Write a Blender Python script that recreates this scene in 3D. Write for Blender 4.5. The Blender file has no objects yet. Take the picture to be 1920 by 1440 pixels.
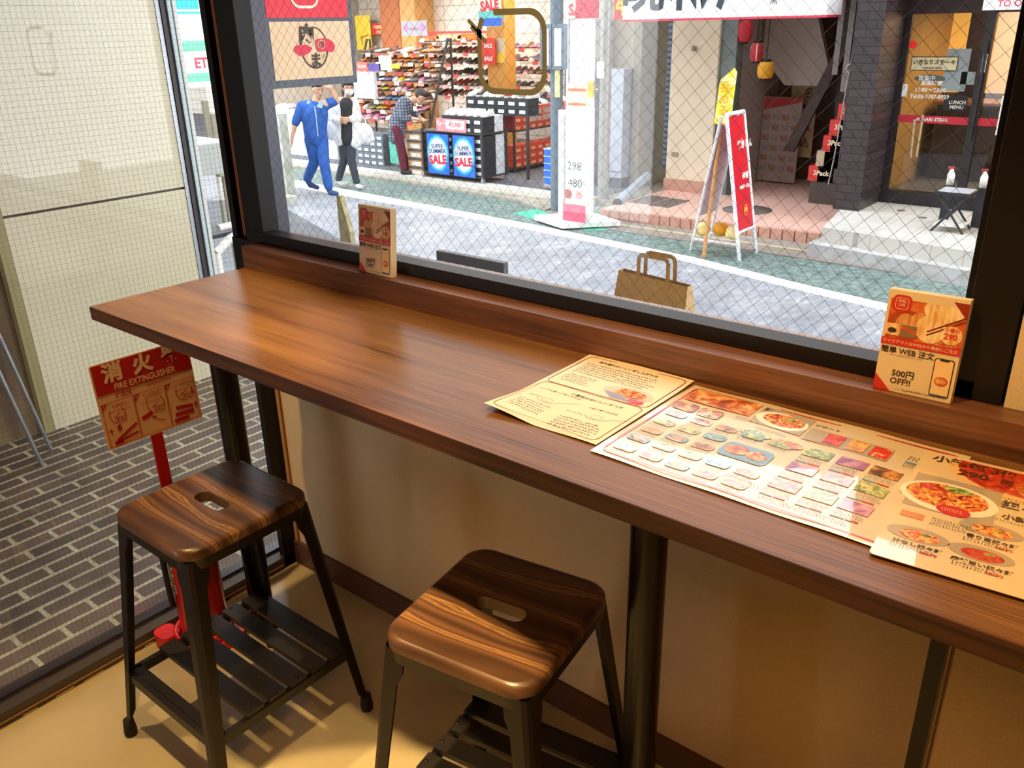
import bpy, bmesh, math, random
from mathutils import Matrix, Vector
random.seed(7)
PI = math.pi
scn = bpy.context.scene
C = scn.collection

# ---------------------------------------------------------------- camera
cam_data = bpy.data.cameras.new('camera'); cam = bpy.data.objects.new('camera', cam_data); C.objects.link(cam)
cam_data.sensor_width = 36; cam_data.lens = 30.144; cam_data.clip_start = 0.02; cam_data.clip_end = 200
r_, u_, f_ = (0.77519, 0.63141, -0.02005), (-0.22954, 0.3111, 0.92224), (-0.58855, 0.71031, -0.3861)
cam.matrix_world = Matrix(((r_[0], u_[0], -f_[0], 2.005), (r_[1], u_[1], -f_[1], -1.3385), (r_[2], u_[2], -f_[2], 1.559), (0, 0, 0, 1)))
scn.camera = cam

# ---------------------------------------------------------------- sky, light, exposure
w = bpy.data.worlds.new('sky'); scn.world = w; w.use_nodes = True
nt = w.node_tree; bg = nt.nodes['Background']
tc = nt.nodes.new('ShaderNodeTexCoord'); sx = nt.nodes.new('ShaderNodeSeparateXYZ'); cr = nt.nodes.new('ShaderNodeValToRGB')
nt.links.new(tc.outputs['Generated'], sx.inputs[0]); nt.links.new(sx.outputs['Z'], cr.inputs[0]); nt.links.new(cr.outputs[0], bg.inputs[0])
cr.color_ramp.elements[0].position = 0.0; cr.color_ramp.elements[0].color = (0.95, 0.97, 1, 1)
cr.color_ramp.elements[1].position = 1.0; cr.color_ramp.elements[1].color = (0.86, 0.93, 1, 1)
bg.inputs[1].default_value = 4.6
scn.view_settings.view_transform = 'Standard'; scn.view_settings.look = 'None'
scn.view_settings.gamma = 1; scn.view_settings.use_curve_mapping = False
scn.view_settings.exposure = 0.0
scn.cycles.use_denoising = True
scn.cycles.max_bounces = 10; scn.cycles.diffuse_bounces = 5; scn.cycles.glossy_bounces = 4; scn.cycles.transparent_max_bounces = 24
scn.cycles.sample_clamp_indirect = 6
def area_light(name, loc, size, power, color, target=None, size_y=None):
    d = bpy.data.lights.new(name, 'AREA'); d.energy = power; d.color = color; d.size = size
    if size_y: d.shape = 'RECTANGLE'; d.size_y = size_y
    o = bpy.data.objects.new(name, d); o.location = loc
    if target: o.rotation_euler = (Vector(target) - Vector(loc)).to_track_quat('-Z', 'Y').to_euler()
    return o
WARM = (1.0, 0.635, 0.25)
def spot_light(name, loc, target, power, angle, blend, radius=0.03, color=WARM):
    d = bpy.data.lights.new(name, 'SPOT'); d.energy = power; d.color = color; d.spot_size = math.radians(angle); d.spot_blend = blend; d.shadow_soft_size = radius
    o = bpy.data.objects.new(name, d); o.location = loc
    o.rotation_euler = (Vector(target) - Vector(loc)).to_track_quat('-Z', 'Y').to_euler()
    return o

# ---------------------------------------------------------------- helpers
def lin(c):
    if isinstance(c, str):
        c = c.lstrip('#'); c = [int(c[i:i+2], 16) / 255 for i in (0, 2, 4)]
        return tuple((x / 12.92 if x <= .04045 else ((x + .055) / 1.055) ** 2.4) for x in c)
    return tuple(c)
_m = {}
def mat(name, col='#888888', rough=.6, metal=0, noise=None, bump=None, coat=0, spec=.5, trans=0, emit=None, stretch=None, sss=0):
    """plain principled material; noise=(scale, second colour, low, high), bump=(scale, strength)"""
    if name in _m: return _m[name]
    m = bpy.data.materials.new(name); m.use_nodes = True; t = m.node_tree; b = t.nodes['Principled BSDF']
    b.inputs['Base Color'].default_value = (*lin(col), 1); b.inputs['Roughness'].default_value = rough; b.inputs['Metallic'].default_value = metal
    b.inputs['Specular IOR Level'].default_value = spec; b.inputs['Coat Weight'].default_value = coat; b.inputs['Coat Roughness'].default_value = .04; b.inputs['Coat IOR'].default_value = 1.75 if coat == 1 else 1.5
    if sss: b.inputs['Subsurface Weight'].default_value = sss; b.inputs['Subsurface Scale'].default_value = .01
    co = None
    if noise or bump:
        c_ = t.nodes.new('ShaderNodeTexCoord'); mp = t.nodes.new('ShaderNodeMapping'); t.links.new(c_.outputs['Object'], mp.inputs[0]); co = mp.outputs[0]
        if stretch: mp.inputs['Scale'].default_value = stretch
    if noise:
        n = t.nodes.new('ShaderNodeTexNoise'); n.inputs['Scale'].default_value = noise[0]; n.inputs['Detail'].default_value = 6
        r = t.nodes.new('ShaderNodeValToRGB'); t.links.new(co, n.inputs['Vector']); t.links.new(n.outputs['Fac'], r.inputs[0]); t.links.new(r.outputs[0], b.inputs['Base Color'])
        lo, hi = (noise[2], noise[3]) if len(noise) > 3 else (.35, .65)
        r.color_ramp.elements[0].position = lo; r.color_ramp.elements[0].color = (*lin(noise[1]), 1)
        r.color_ramp.elements[1].position = hi; r.color_ramp.elements[1].color = (*lin(col), 1)
    if bump:
        n = t.nodes.new('ShaderNodeTexNoise'); n.inputs['Scale'].default_value = bump[0]; n.inputs['Detail'].default_value = 5
        k = t.nodes.new('ShaderNodeBump'); k.inputs['Strength'].default_value = bump[1]; k.inputs['Distance'].default_value = .002
        t.links.new(co, n.inputs['Vector']); t.links.new(n.outputs['Fac'], k.inputs['Height']); t.links.new(k.outputs[0], b.inputs['Normal'])
    if emit: b.inputs['Emission Color'].default_value = (*lin(emit[0]), 1); b.inputs['Emission Strength'].default_value = emit[1]
    _m[name] = m; return m

def ramp_mat(name, stops, tex='noise', scale=5, stretch=(1, 1, 1), detail=6, distortion=0, rough=.5, coat=0, rough2=None, bump=0, second=None, rot=(0, 0, 0)):
    if name in _m: return _m[name]
    m = bpy.data.materials.new(name); m.use_nodes = True; t = m.node_tree; b = t.nodes['Principled BSDF']
    b.inputs['Roughness'].default_value = rough; b.inputs['Coat Weight'].default_value = coat; b.inputs['Coat Roughness'].default_value = .05; b.inputs['Coat IOR'].default_value = 1.75 if coat == 1 else 1.5
    c_ = t.nodes.new('ShaderNodeTexCoord'); mp = t.nodes.new('ShaderNodeMapping'); mp.inputs['Scale'].default_value = stretch; mp.inputs['Rotation'].default_value = rot
    t.links.new(c_.outputs['Object'], mp.inputs[0])
    if tex == 'noise':
        n = t.nodes.new('ShaderNodeTexNoise'); n.inputs['Scale'].default_value = scale; n.inputs['Detail'].default_value = detail; n.inputs['Distortion'].default_value = distortion; out = n.outputs['Fac']
    elif tex == 'wave':
        n = t.nodes.new('ShaderNodeTexWave'); n.bands_direction = 'Y'; n.inputs['Scale'].default_value = scale; n.inputs['Distortion'].default_value = distortion
        n.inputs['Detail'].default_value = detail; n.inputs['Detail Scale'].default_value = 1.2; out = n.outputs['Fac']
    else:
        n = t.nodes.new('ShaderNodeTexVoronoi'); n.inputs['Scale'].default_value = scale; out = n.outputs['Distance']
    t.links.new(mp.outputs[0], n.inputs['Vector'])
    if second:  # second fine grain noise mixed in
        n2 = t.nodes.new('ShaderNodeTexNoise'); n2.inputs['Scale'].default_value = second[0]; n2.inputs['Detail'].default_value = 8
        mp2 = t.nodes.new('ShaderNodeMapping'); mp2.inputs['Scale'].default_value = second[1]; t.links.new(c_.outputs['Object'], mp2.inputs[0]); t.links.new(mp2.outputs[0], n2.inputs['Vector'])
        mx = t.nodes.new('ShaderNodeMix'); mx.inputs[0].default_value = second[2]; t.links.new(out, mx.inputs[2]); t.links.new(n2.outputs['Fac'], mx.inputs[3]); out = mx.outputs[0]
    r = t.nodes.new('ShaderNodeValToRGB'); t.links.new(out, r.inputs[0]); t.links.new(r.outputs[0], b.inputs['Base Color'])
    while len(r.color_ramp.elements) < len(stops): r.color_ramp.elements.new(.5)
    for e, (p, c) in zip(r.color_ramp.elements, stops): e.position = p; e.color = (*lin(c), 1)
    if bump:
        k = t.nodes.new('ShaderNodeBump'); k.inputs['Strength'].default_value = bump; k.inputs['Distance'].default_value = .001
        t.links.new(out, k.inputs['Height']); t.links.new(k.outputs[0], b.inputs['Normal'])
    _m[name] = m; return m

def brick_mat(name, c1, c2, mortar, bw, bh, ms, rough=.85, rot=(0, 0, 0), offset=.5, noise=0.0, bump=.3):
    if name in _m: return _m[name]
    m = bpy.data.materials.new(name); m.use_nodes = True; t = m.node_tree; b = t.nodes['Principled BSDF']; b.inputs['Roughness'].default_value = rough
    c_ = t.nodes.new('ShaderNodeTexCoord'); mp = t.nodes.new('ShaderNodeMapping'); mp.inputs['Rotation'].default_value = rot; t.links.new(c_.outputs['Object'], mp.inputs[0])
    k = t.nodes.new('ShaderNodeTexBrick'); t.links.new(mp.outputs[0], k.inputs['Vector'])
    k.inputs['Scale'].default_value = 1; k.inputs['Brick Width'].default_value = bw; k.inputs['Row Height'].default_value = bh; k.inputs['Mortar Size'].default_value = ms; k.offset = offset
    k.inputs['Color1'].default_value = (*lin(c1), 1); k.inputs['Color2'].default_value = (*lin(c2), 1); k.inputs['Mortar'].default_value = (*lin(mortar), 1)
    if noise:
        n = t.nodes.new('ShaderNodeTexNoise'); n.inputs['Scale'].default_value = 4.5; n.inputs['Detail'].default_value = 12; n.inputs['Roughness'].default_value = .7; t.links.new(c_.outputs['Object'], n.inputs['Vector'])
        mx = t.nodes.new('ShaderNodeMix'); mx.data_type = 'RGBA'; mx.blend_type = 'MULTIPLY'; mx.inputs[0].default_value = noise
        t.links.new(k.outputs['Color'], mx.inputs[6]); r = t.nodes.new('ShaderNodeValToRGB'); t.links.new(n.outputs['Fac'], r.inputs[0]); t.links.new(r.outputs[0], mx.inputs[7])
        r.color_ramp.elements[0].position = .3; r.color_ramp.elements[0].color = (.35, .33, .32, 1); r.color_ramp.elements[1].position = .65
        t.links.new(mx.outputs[2], b.inputs['Base Color'])
    else: t.links.new(k.outputs['Color'], b.inputs['Base Color'])
    if bump:
        u = t.nodes.new('ShaderNodeBump'); u.inputs['Strength'].default_value = bump; u.inputs['Distance'].default_value = .004; u.invert = True
        t.links.new(k.outputs['Fac'], u.inputs['Height']); t.links.new(u.outputs[0], b.inputs['Normal'])
    _m[name] = m; return m

def glass_mat(name, ior=1.5, tint=(1, 1, 1), rough=0.0):
    if name in _m: return _m[name]
    m = bpy.data.materials.new(name); m.use_nodes = True; t = m.node_tree; t.nodes.clear()
    o = t.nodes.new('ShaderNodeOutputMaterial'); mx = t.nodes.new('ShaderNodeMixShader'); fr = t.nodes.new('ShaderNodeFresnel'); ge = t.nodes.new('ShaderNodeNewGeometry'); mr = t.nodes.new('ShaderNodeMapRange'); mr.inputs[3].default_value = ior; mr.inputs[4].default_value = 1 / ior; t.links.new(ge.outputs['Backfacing'], mr.inputs[0]); t.links.new(mr.outputs[0], fr.inputs[0])
    tr = t.nodes.new('ShaderNodeBsdfTransparent'); tr.inputs[0].default_value = (*tint, 1); gl = t.nodes.new('ShaderNodeBsdfGlossy'); gl.inputs['Roughness'].default_value = rough
    t.links.new(fr.outputs[0], mx.inputs[0]); t.links.new(tr.outputs[0], mx.inputs[1]); t.links.new(gl.outputs[0], mx.inputs[2]); t.links.new(mx.outputs[0], o.inputs[0])
    _m[name] = m; return m

def film_mat(name, col):
    m = bpy.data.materials.new(name); m.use_nodes = True; t = m.node_tree; t.nodes.clear(); o = t.nodes.new('ShaderNodeOutputMaterial'); mx = t.nodes.new('ShaderNodeMixShader'); mx.inputs[0].default_value = .35
    a = t.nodes.new('ShaderNodeBsdfDiffuse'); b = t.nodes.new('ShaderNodeBsdfTranslucent')
    for n in (a, b): n.inputs[0].default_value = (*lin(col), 1)
    t.links.new(a.outputs[0], mx.inputs[1]); t.links.new(b.outputs[0], mx.inputs[2]); t.links.new(mx.outputs[0], o.inputs[0]); return m
def frame(o, x, y):
    x = Vector(x).normalized(); z = x.cross(Vector(y)).normalized(); y = z.cross(x)
    return Matrix(((x[0], y[0], z[0], o[0]), (x[1], y[1], z[1], o[1]), (x[2], y[2], z[2], o[2]), (0, 0, 0, 1)))
def faceS(x, y, z): return frame((x, y, z), (1, 0, 0), (0, 0, 1))      # a sheet standing in a plane of constant y, read from the room side
def faceE(x, y, z): return frame((x, y, z), (0, 1, 0), (0, 0, 1))      # a sheet in a plane of constant x, read from the +x side
def faceU(x, y, z, a=0): return frame((x, y, z), (math.cos(a), math.sin(a), 0), (-math.sin(a), math.cos(a), 0))

class MB:
    def __init__(s): s.v = []; s.f = []; s.mi = []; s.m = []; s.T = Matrix.Identity(4); s.sm = []
    def k(s, m):
        if m not in s.m: s.m.append(m)
        return s.m.index(m)
    def add(s, vs, fs, m, smooth=False):
        o = len(s.v); i = s.k(m)
        s.v += [tuple(s.T @ Vector(p)) for p in vs]
        for f in fs: s.f.append([a + o for a in f]); s.mi.append(i); s.sm.append(smooth)
        return s
    def box(s, x0, x1, y0, y1, z0, z1, m):
        return s.add([(x0, y0, z0), (x1, y0, z0), (x1, y1, z0), (x0, y1, z0), (x0, y0, z1), (x1, y0, z1), (x1, y1, z1), (x0, y1, z1)],
                     [(0, 3, 2, 1), (4, 5, 6, 7), (0, 1, 5, 4), (1, 2, 6, 5), (2, 3, 7, 6), (3, 0, 4, 7)], m)
    def prism(s, poly, z0, z1, m, smooth=False):
        n = len(poly); a = sum(poly[i][0] * poly[(i + 1) % n][1] - poly[(i + 1) % n][0] * poly[i][1] for i in range(n))
        if a < 0: poly = poly[::-1]
        s.add([(x, y, z0) for x, y in poly] + [(x, y, z1) for x, y in poly], [list(range(n))[::-1], list(range(n, 2 * n))], m)
        return s.add([(x, y, z0) for x, y in poly] + [(x, y, z1) for x, y in poly], [(i, (i + 1) % n, n + (i + 1) % n, n + i) for i in range(n)], m, smooth)
    def cyl(s, p0, p1, r0, m, r1=None, n=16, cap=True, smooth=True):
        r1 = r0 if r1 is None else r1; p0 = Vector(p0); p1 = Vector(p1); d = (p1 - p0).normalized(); a = d.orthogonal().normalized(); b = d.cross(a)
        vs = [tuple(p0 + r0 * (math.cos(t) * a + math.sin(t) * b)) for t in [2 * PI * i / n for i in range(n)]] + [tuple(p1 + r1 * (math.cos(t) * a + math.sin(t) * b)) for t in [2 * PI * i / n for i in range(n)]]
        s.add(vs, [(i, (i + 1) % n, n + (i + 1) % n, n + i) for i in range(n)], m, smooth)
        if cap: s.add(vs, [list(range(n))[::-1], list(range(n, 2 * n))], m)
        return s
    def lathe(s, prof, m, o=(0, 0, 0), n=20, smooth=True):
        vs = [(o[0] + r * math.cos(2 * PI * i / n), o[1] + r * math.sin(2 * PI * i / n), o[2] + z) for r, z in prof for i in range(n)]
        return s.add(vs, [(j * n + i, j * n + (i + 1) % n, (j + 1) * n + (i + 1) % n, (j + 1) * n + i) for j in range(len(prof) - 1) for i in range(n)], m, smooth)
    def tube(s, pts, r, m, n=8):
        for a, b in zip(pts, pts[1:]): s.cyl(a, b, r, m, n=n, cap=True)
        return s
    def ball(s, c, r, m, n=12, sc=(1, 1, 1)):
        vs = []; fs = []
        for j in range(n // 2 + 1):
            t = PI * j / (n // 2)
            for i in range(n): vs.append((c[0] + sc[0] * r * math.sin(t) * math.cos(2 * PI * i / n), c[1] + sc[1] * r * math.sin(t) * math.sin(2 * PI * i / n), c[2] - sc[2] * r * math.cos(t)))
        for j in range(n // 2):
            for i in range(n): fs.append((j * n + i, j * n + (i + 1) % n, (j + 1) * n + (i + 1) % n, (j + 1) * n + i))
        return s.add(vs, fs, m, True)
    # flat print on a sheet with matrix M: M maps (u, v, height)
    def rect(s, M, x0, y0, x1, y1, m, h=0.0):
        o = s.T; s.T = o @ M; s.add([(x0, y0, h), (x1, y0, h), (x1, y1, h), (x0, y1, h)], [(0, 1, 2, 3)], m); s.T = o; return s
    def poly(s, M, pts, m, h=0.0):
        o = s.T; s.T = o @ M; s.add([(x, y, h) for x, y in pts], [list(range(len(pts)))], m); s.T = o; return s
    def ell(s, M, cx, cy, rx, ry, m, h=0.0, n=24, a0=0, a1=2 * PI):
        return s.poly(M, [(cx + rx * math.cos(a0 + (a1 - a0) * i / n), cy + ry * math.sin(a0 + (a1 - a0) * i / n)) for i in range(n)], m, h)
    def slab(s, M, x0, y0, x1, y1, h0, h1, m):
        o = s.T; s.T = o @ M; s.box(x0, x1, y0, y1, h0, h1, m); s.T = o; return s
    def line(s, M, pts, wd, m, h=0.0, closed=False):
        if closed: pts = pts + [pts[0]]
        for (x0, y0), (x1, y1) in zip(pts, pts[1:]):
            l = math.hypot(x1 - x0, y1 - y0) or 1; nx, ny = -(y1 - y0) / l * wd / 2, (x1 - x0) / l * wd / 2
            s.poly(M, [(x0 - nx, y0 - ny), (x1 - nx, y1 - ny), (x1 + nx, y1 + ny), (x0 + nx, y0 + ny)], m, h)
        return s
    def text(s, M, body, x, y, size, m, h=0.0, align='CENTER', bold=0.0, sx=1.0, shear=0.0, rot=0.0):
        c = bpy.data.curves.new('lettering', 'FONT'); c.body = body; c.size = size; c.align_x = align; c.align_y = 'CENTER'; c.resolution_u = 2; c.offset = bold * size; c.shear = shear
        ob = bpy.data.objects.new('lettering', c); C.objects.link(ob)
        bpy.context.view_layer.update()
        me = ob.evaluated_get(bpy.context.evaluated_depsgraph_get()).to_mesh()
        vs = [v.co.copy() for v in me.vertices]; fs = [list(p.vertices) for p in me.polygons]
        o = s.T; s.T = o @ M @ Matrix.Translation((x, y, h)) @ Matrix.Rotation(rot, 4, 'Z')
        s.add([(v.x * sx, v.y, 0) for v in vs], fs, m); s.T = o
        ob.evaluated_get(bpy.context.evaluated_depsgraph_get()).to_mesh_clear(); bpy.data.objects.remove(ob); bpy.data.curves.remove(c)
        return s
    def build(s, name, parent=None, world=False, bevel=None, subdiv=0):
        me = bpy.data.meshes.new(name); vs = s.v
        if world and parent is not None:
            inv = parent.matrix_basis.inverted()
            p = parent.parent
            if p is not None: inv = inv @ p.matrix_basis.inverted()
            vs = [tuple(inv @ Vector(v)) for v in vs]
        me.from_pydata(vs, [], s.f)
        for m in s.m: me.materials.append(m)
        me.polygons.foreach_set('material_index', s.mi); me.polygons.foreach_set('use_smooth', s.sm); me.update()
        o = bpy.data.objects.new(name, me); C.objects.link(o)
        if parent is not None: o.parent = parent
        if bevel:
            b = o.modifiers.new('bevel', 'BEVEL'); b.width = bevel; b.segments = 3; b.limit_method = 'ANGLE'; b.angle_limit = math.radians(40)
        return o
def tag(o, label=None, cat=None, group=None, kind=None):
    if label: o['label'] = label
    if cat: o['category'] = cat
    if group: o['group'] = group
    if kind: o['kind'] = kind
    return o
def thing(name, loc, label, cat, group=None, rz=0, kind=None):
    o = bpy.data.objects.new(name, None); C.objects.link(o); o.empty_display_size = .05
    o.location = loc; o.rotation_euler = (0, 0, rz); o.matrix_basis = Matrix.Translation(loc) @ Matrix.Rotation(rz, 4, 'Z')
    return tag(o, label, cat, group, kind)
def dup(root, loc, rz, label, group=None):
    r = root.copy(); C.objects.link(r); r.matrix_basis = Matrix.Translation(loc) @ Matrix.Rotation(rz, 4, 'Z'); r['label'] = label
    if group: r['group'] = group
    for ch in list(root.children):
        c = ch.copy(); C.objects.link(c); c.parent = r
        for g in list(ch.children):
            d = g.copy(); C.objects.link(d); d.parent = c
    return r
def struct(name, mb, parent=None, world=False, bevel=None):
    o = mb.build(name, parent, world, bevel)
    if parent is None: o['kind'] = 'structure'
    return o
def rr(x0, y0, x1, y1, r, n=6):
    pts = []
    for cx, cy, a in ((x1 - r, y1 - r, 0), (x0 + r, y1 - r, PI / 2), (x0 + r, y0 + r, PI), (x1 - r, y0 + r, 3 * PI / 2)):
        for i in range(n + 1): pts.append((cx + r * math.cos(a + PI / 2 * i / n), cy + r * math.sin(a + PI / 2 * i / n)))
    return pts

# ---------------------------------------------------------------- common materials
BLACK = mat('black painted metal', '#15100d', rough=.42, noise=(30, '#0f0b09'), spec=.35)
FRAMEB = mat('black window aluminium', '#120e0d', rough=.45, spec=.35)
SLATE = mat('grey anodised aluminium', '#4a4850', rough=.3, metal=.4)
WHITE = mat('white paint', '#f2f0ea', rough=.5)
CREAM = mat('cream wallpaper', '#d6c19b', rough=.85, noise=(220, '#cdb791'), bump=(260, .25))
WIRE = mat('wire in glass', '#3b3733', rough=.4, metal=.6)
STEEL = mat('bare steel', '#a8acb0', rough=.3, metal=.9)
WALNUT = ramp_mat('walnut laminate', [(.32, '#462a16'), (.44, '#6b4728'), (.56, '#815932'), (.70, '#98703e')], scale=1.7, stretch=(.5, 8, 8), detail=9, distortion=.9, rough=.3, second=(4, (1.1, 75, 75), .5))
WALNUT.node_tree.nodes['Principled BSDF'].inputs['Specular IOR Level'].default_value = .2
EDGE_SHADE = ramp_mat('shaded walnut edge', [(.30, '#2c190f'), (.50, '#47291a'), (.68, '#5a3826')], scale=3, stretch=(.8, 6, 20), detail=8, distortion=.8, rough=.4)  # darker walnut: the shade on the counter's edges is put into this colour
WALNUT2 = ramp_mat('walnut laminate upstand', [(.30, '#3c2216'), (.47, '#613d28'), (.60, '#794f37'), (.75, '#8b6248')], scale=2.6, stretch=(.7, 8, 12), detail=9, distortion=1.2, rough=.33, second=(4, (1.5, 60, 60), .4))
WIRED = glass_mat('window glass')
# ================================================================ the room
fl = MB(); fl.box(-.0, 4.6, -4.2, .0, -.12, 0, ramp_mat('polished floor', [(.3, '#a79b7c'), (.5, '#b9ad8c'), (.7, '#c6bb9a')], scale=2.2, detail=8, distortion=.6, rough=.32)); struct('floor', fl)
wf = MB()
wf.box(0, 4.6, 0, .09, -.75, 1.03, CREAM); wf.box(1.84, 4.6, -.068, .09, 1.03, 2.6, CREAM); wf.box(1.84, 4.6, -.068, 0, 0, 1.03, CREAM)
wf.box(-.06, 4.6, -.03, .09, 2.3, 2.7, CREAM)
wf.box(1.842, 1.846, -.0705, -.068, 0, .97, mat('wall joint', '#6b4a30'))
struct('wall_front', wf)
bb = MB(); bb.box(.0, 1.84, -.012, 0, 0, .08, mat('brown vinyl skirting', '#5a3a2a', rough=.5)); struct('baseboard_front', bb)
tr = MB(); tr.box(0, .016, -.004, 0, .08, .97, mat('pale edge strip', '#c9a57c')); tr.box(.016, .0195, -.006, 0, .08, .97, mat('orange sealant line', '#a35f1c')); struct('trim_1', tr)
cl = MB(); cl.box(-.1, 4.6, -4.2, .0, 2.6, 2.72, mat('ceiling board', '#6e6152', rough=.9)); struct('ceiling', cl)
wb = MB(); wb.box(-.1, 4.6, -4.3, -4.2, 0, 2.7, mat('brown wall panel', '#5c4634', rough=.8)); struct('wall_back', wb)
wr = MB(); wr.box(4.6, 4.7, -4.3, .09, 0, 2.7, _m['brown wall panel']); struct('wall_right', wr)

# ---- front window: frame, wired pane, sticker
f = MB()
f.box(.07, 1.80, -.071, -.028, 1.0565, 1.084, FRAMEB); f.box(.07, .145, -.071, -.034, 1.084, 2.30, FRAMEB); f.box(1.775, 1.836, -.071, .03, 1.0565, 2.30, FRAMEB)
f.box(.0, .07, -.03, .02, 1.0565, 2.3, FRAMEB); f.box(.07, 1.80, -.071, .03, 2.24, 2.30, FRAMEB); f.box(.06, .14, -.034, -.018, 1.06, 2.3, FRAMEB); f.box(1.76, 1.80, -.034, .04, 1.06, 2.3, FRAMEB)
f.box(.0, .112, -.071, 0, .93, 1.0565, FRAMEB)
wn = struct('window_1', f, bevel=.0015)
f = MB(); f.box(.1, 1.79, -.028, -.019, 1.05, 1.0815, SLATE); f.box(.02, 1.79, -.005, .033, 1.03, 1.067, mat('weathered aluminium sill', '#8b7a72', rough=.5)); f.box(.02, .12, -.008, .03, 1.06, 2.3, SLATE); f.build('sill', wn)
g = MB(); g.box(.10, 1.765, -.0155, -.0105, 1.06, 2.26, WIRED); g.build('glass_pane', wn)
wr_ = MB(); X0, X1, Z0, Z1, st = .125, 1.762, 1.072, 2.25, .0295
def wire(mb, a, b, r, m):
    a = Vector(a); b = Vector(b); d = (b - a).normalized(); p = d.orthogonal().normalized() * r; q = d.cross(p)
    vs = [tuple(a + p), tuple(a - p * .5 + q * .87), tuple(a - p * .5 - q * .87), tuple(b + p), tuple(b - p * .5 + q * .87), tuple(b - p * .5 - q * .87)]
    mb.add(vs, [(0, 1, 4, 3), (1, 2, 5, 4), (2, 0, 3, 5)], m)
for sgn in (1, -1):
    n = int(((X1 - X0) + (Z1 - Z0)) / st) + 1
    for i in range(-1, n):
        k = i * st          # line: (x-X0) + sgn*(z-Z0) = const
        c0 = k + (0 if sgn > 0 else -(Z1 - Z0))
        pts = []
        for (x, z) in ((X0, None), (X1, None), (None, Z0), (None, Z1)):
            if x is None: xx = X0 + c0 - sgn * (z - Z0); zz = z
            else: xx = x; zz = Z0 + sgn * (c0 - (x - X0))
            if X0 - 1e-6 <= xx <= X1 + 1e-6 and Z0 - 1e-6 <= zz <= Z1 + 1e-6: pts.append((xx, -.013, zz))
        if len(pts) >= 2 and (Vector(pts[0]) - Vector(pts[-1])).length > .02: wire(wr_, min(pts), max(pts), .0003, WIRE)
wr_.build('wire_mesh', wn)
# brown sticker on the pane: rounded square outline, seen from behind
d = MB(); M = faceS(.925, -.0165, 1.512); DEC = film_mat('brown sticker film', '#9a8450')
o_ = rr(-.083, -.075, .083, .075, .04, 8); i_ = rr(-.072, -.064, .072, .064, .032, 8)
for k in range(len(o_)):
    a, b = k, (k + 1) % len(o_)
    if 8 < k < 13: continue
    d.poly(M, [o_[a], o_[b], i_[b], i_[a]], DEC)
for (x0, y0, x1, y1) in ((-.105, .032, -.072, .058), (-.098, .018, -.06, .046)): d.line(M, [(x0, y1), (x1, y0)], .008, DEC)
tag(d.build('sticker', wn), 'brown rounded square sticker on the pane')
st_ = MB(); st_.box(.012, .024, -.042, -.03, 1.0565, 2.3, mat('orange wood strip', '#8a4f22', rough=.6)); struct('trim_2', st_)

# ---- left glazed wall
f = MB()
f.box(-.022, .0, -.052, .0, .0, 2.6, FRAMEB); f.box(-.075, -.022, -.006, .0, .0, 2.6, FRAMEB); f.box(-.085, .0, -4.2, -.0, -.75, .04, mat('grey brown sill metal', '#4d4643', rough=.45, metal=.3)); f.box(-.085, -.048, -4.2, -.0, .04, .048, SLATE)
f.box(-.075, 0, -4.2, 0, 2.45, 2.7, FRAMEB)
wl = struct('window_2', f)
g = MB(); g.box(-.0435, -.0375, -2.3, -.0, .04, 2.46, WIRED); g.build('glass_pane', wl)
w2 = MB(); WIRE2 = mat('fine wire', '#6d6250', rough=.4, metal=.5)
y = -.012
while y > -1.75: wire(w2, (-.0405, y, .048), (-.0405, y, 2.2), .00026, WIRE2); y -= .0125
z = .055
while z < 2.2: wire(w2, (-.0405, -1.75, z), (-.0405, -.005, z), .00026, WIRE2); z += .0125
w2.build('wire_mesh', wl)
lw = MB(); lw.box(-.1, 0, -4.2, -2.3, .0, 2.6, CREAM); struct('wall_left_blocker', lw)  # unseen wall, added to shut reflected sky haze out of the front pane
gr = MB(); gr.box(0, .004, -4.2, -.06, .012, .016, mat('rust line', '#8a6238', rough=.8))
random.seed(3); y = -1.4
while y < -.1:
    l = random.uniform(.015, .06); hgt = random.uniform(.002, .007)
    gr.box(0, .003, y, y + l, 0, hgt, mat('chipped paint', '#b39f78', rough=.9)); y += l + random.uniform(.01, .05)
gr.build('seal', wl)

# ---- ceiling spots that light the counter (bodies and lamps)
def ceiling_spot(x, y, tx, ty, power, angle, lab, blend=.25, rad=.022):
    t = thing('ceiling_spotlight', (x, y, 2.6), lab, 'spotlight', 'warm ceiling spotlights over the counter')
    m = MB(); m.lathe([(.0, 0), (.045, 0), (.045, -.012), (.0, -.012)], BLACK); m.cyl((0, 0, -.01), (0, 0, -.06), .008, BLACK); m.build('mount', t)
    m = MB(); m.lathe([(.0, -.05), (.03, -.05), (.034, -.13), (.03, -.13), (.026, -.07), (0, -.07)], BLACK); m.build('lamp_shade', t)
    l = spot_light('bulb', (0, 0, -.12), (tx - x, ty - y, -2.6), power, angle, blend, rad); C.objects.link(l); l.parent = t
ceiling_spot(.15, -.86, .2, -.95, 130, 62, 'black ceiling spotlight above the left end of the counter')
ceiling_spot(1.25, -.84, 1.45, -.55, 108, 70, 'black ceiling spotlight above the middle of the counter')
ceiling_spot(1.12, -.90, 1.12, -.86, 300, 28, 'added black ceiling spotlight with a narrow beam brightening the second stool', .12)  # extra lamp, added to brighten the second stool's seat
ceiling_spot(2.3, -.75, 2.1, -.35, 42, 75, 'black ceiling spotlight above the right end of the counter')
pl = thing('fill_ceiling_light', (2.6, -2.2, 2.598), 'unseen square ceiling panel added as warm fill at the back of the room', 'added fill light')  # unseen panel, added as warm ambient fill for the room
m = MB(); m.box(-.42, .42, -.42, .42, -.03, 0, WHITE); m.build('fill_panel_frame', pl)
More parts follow.
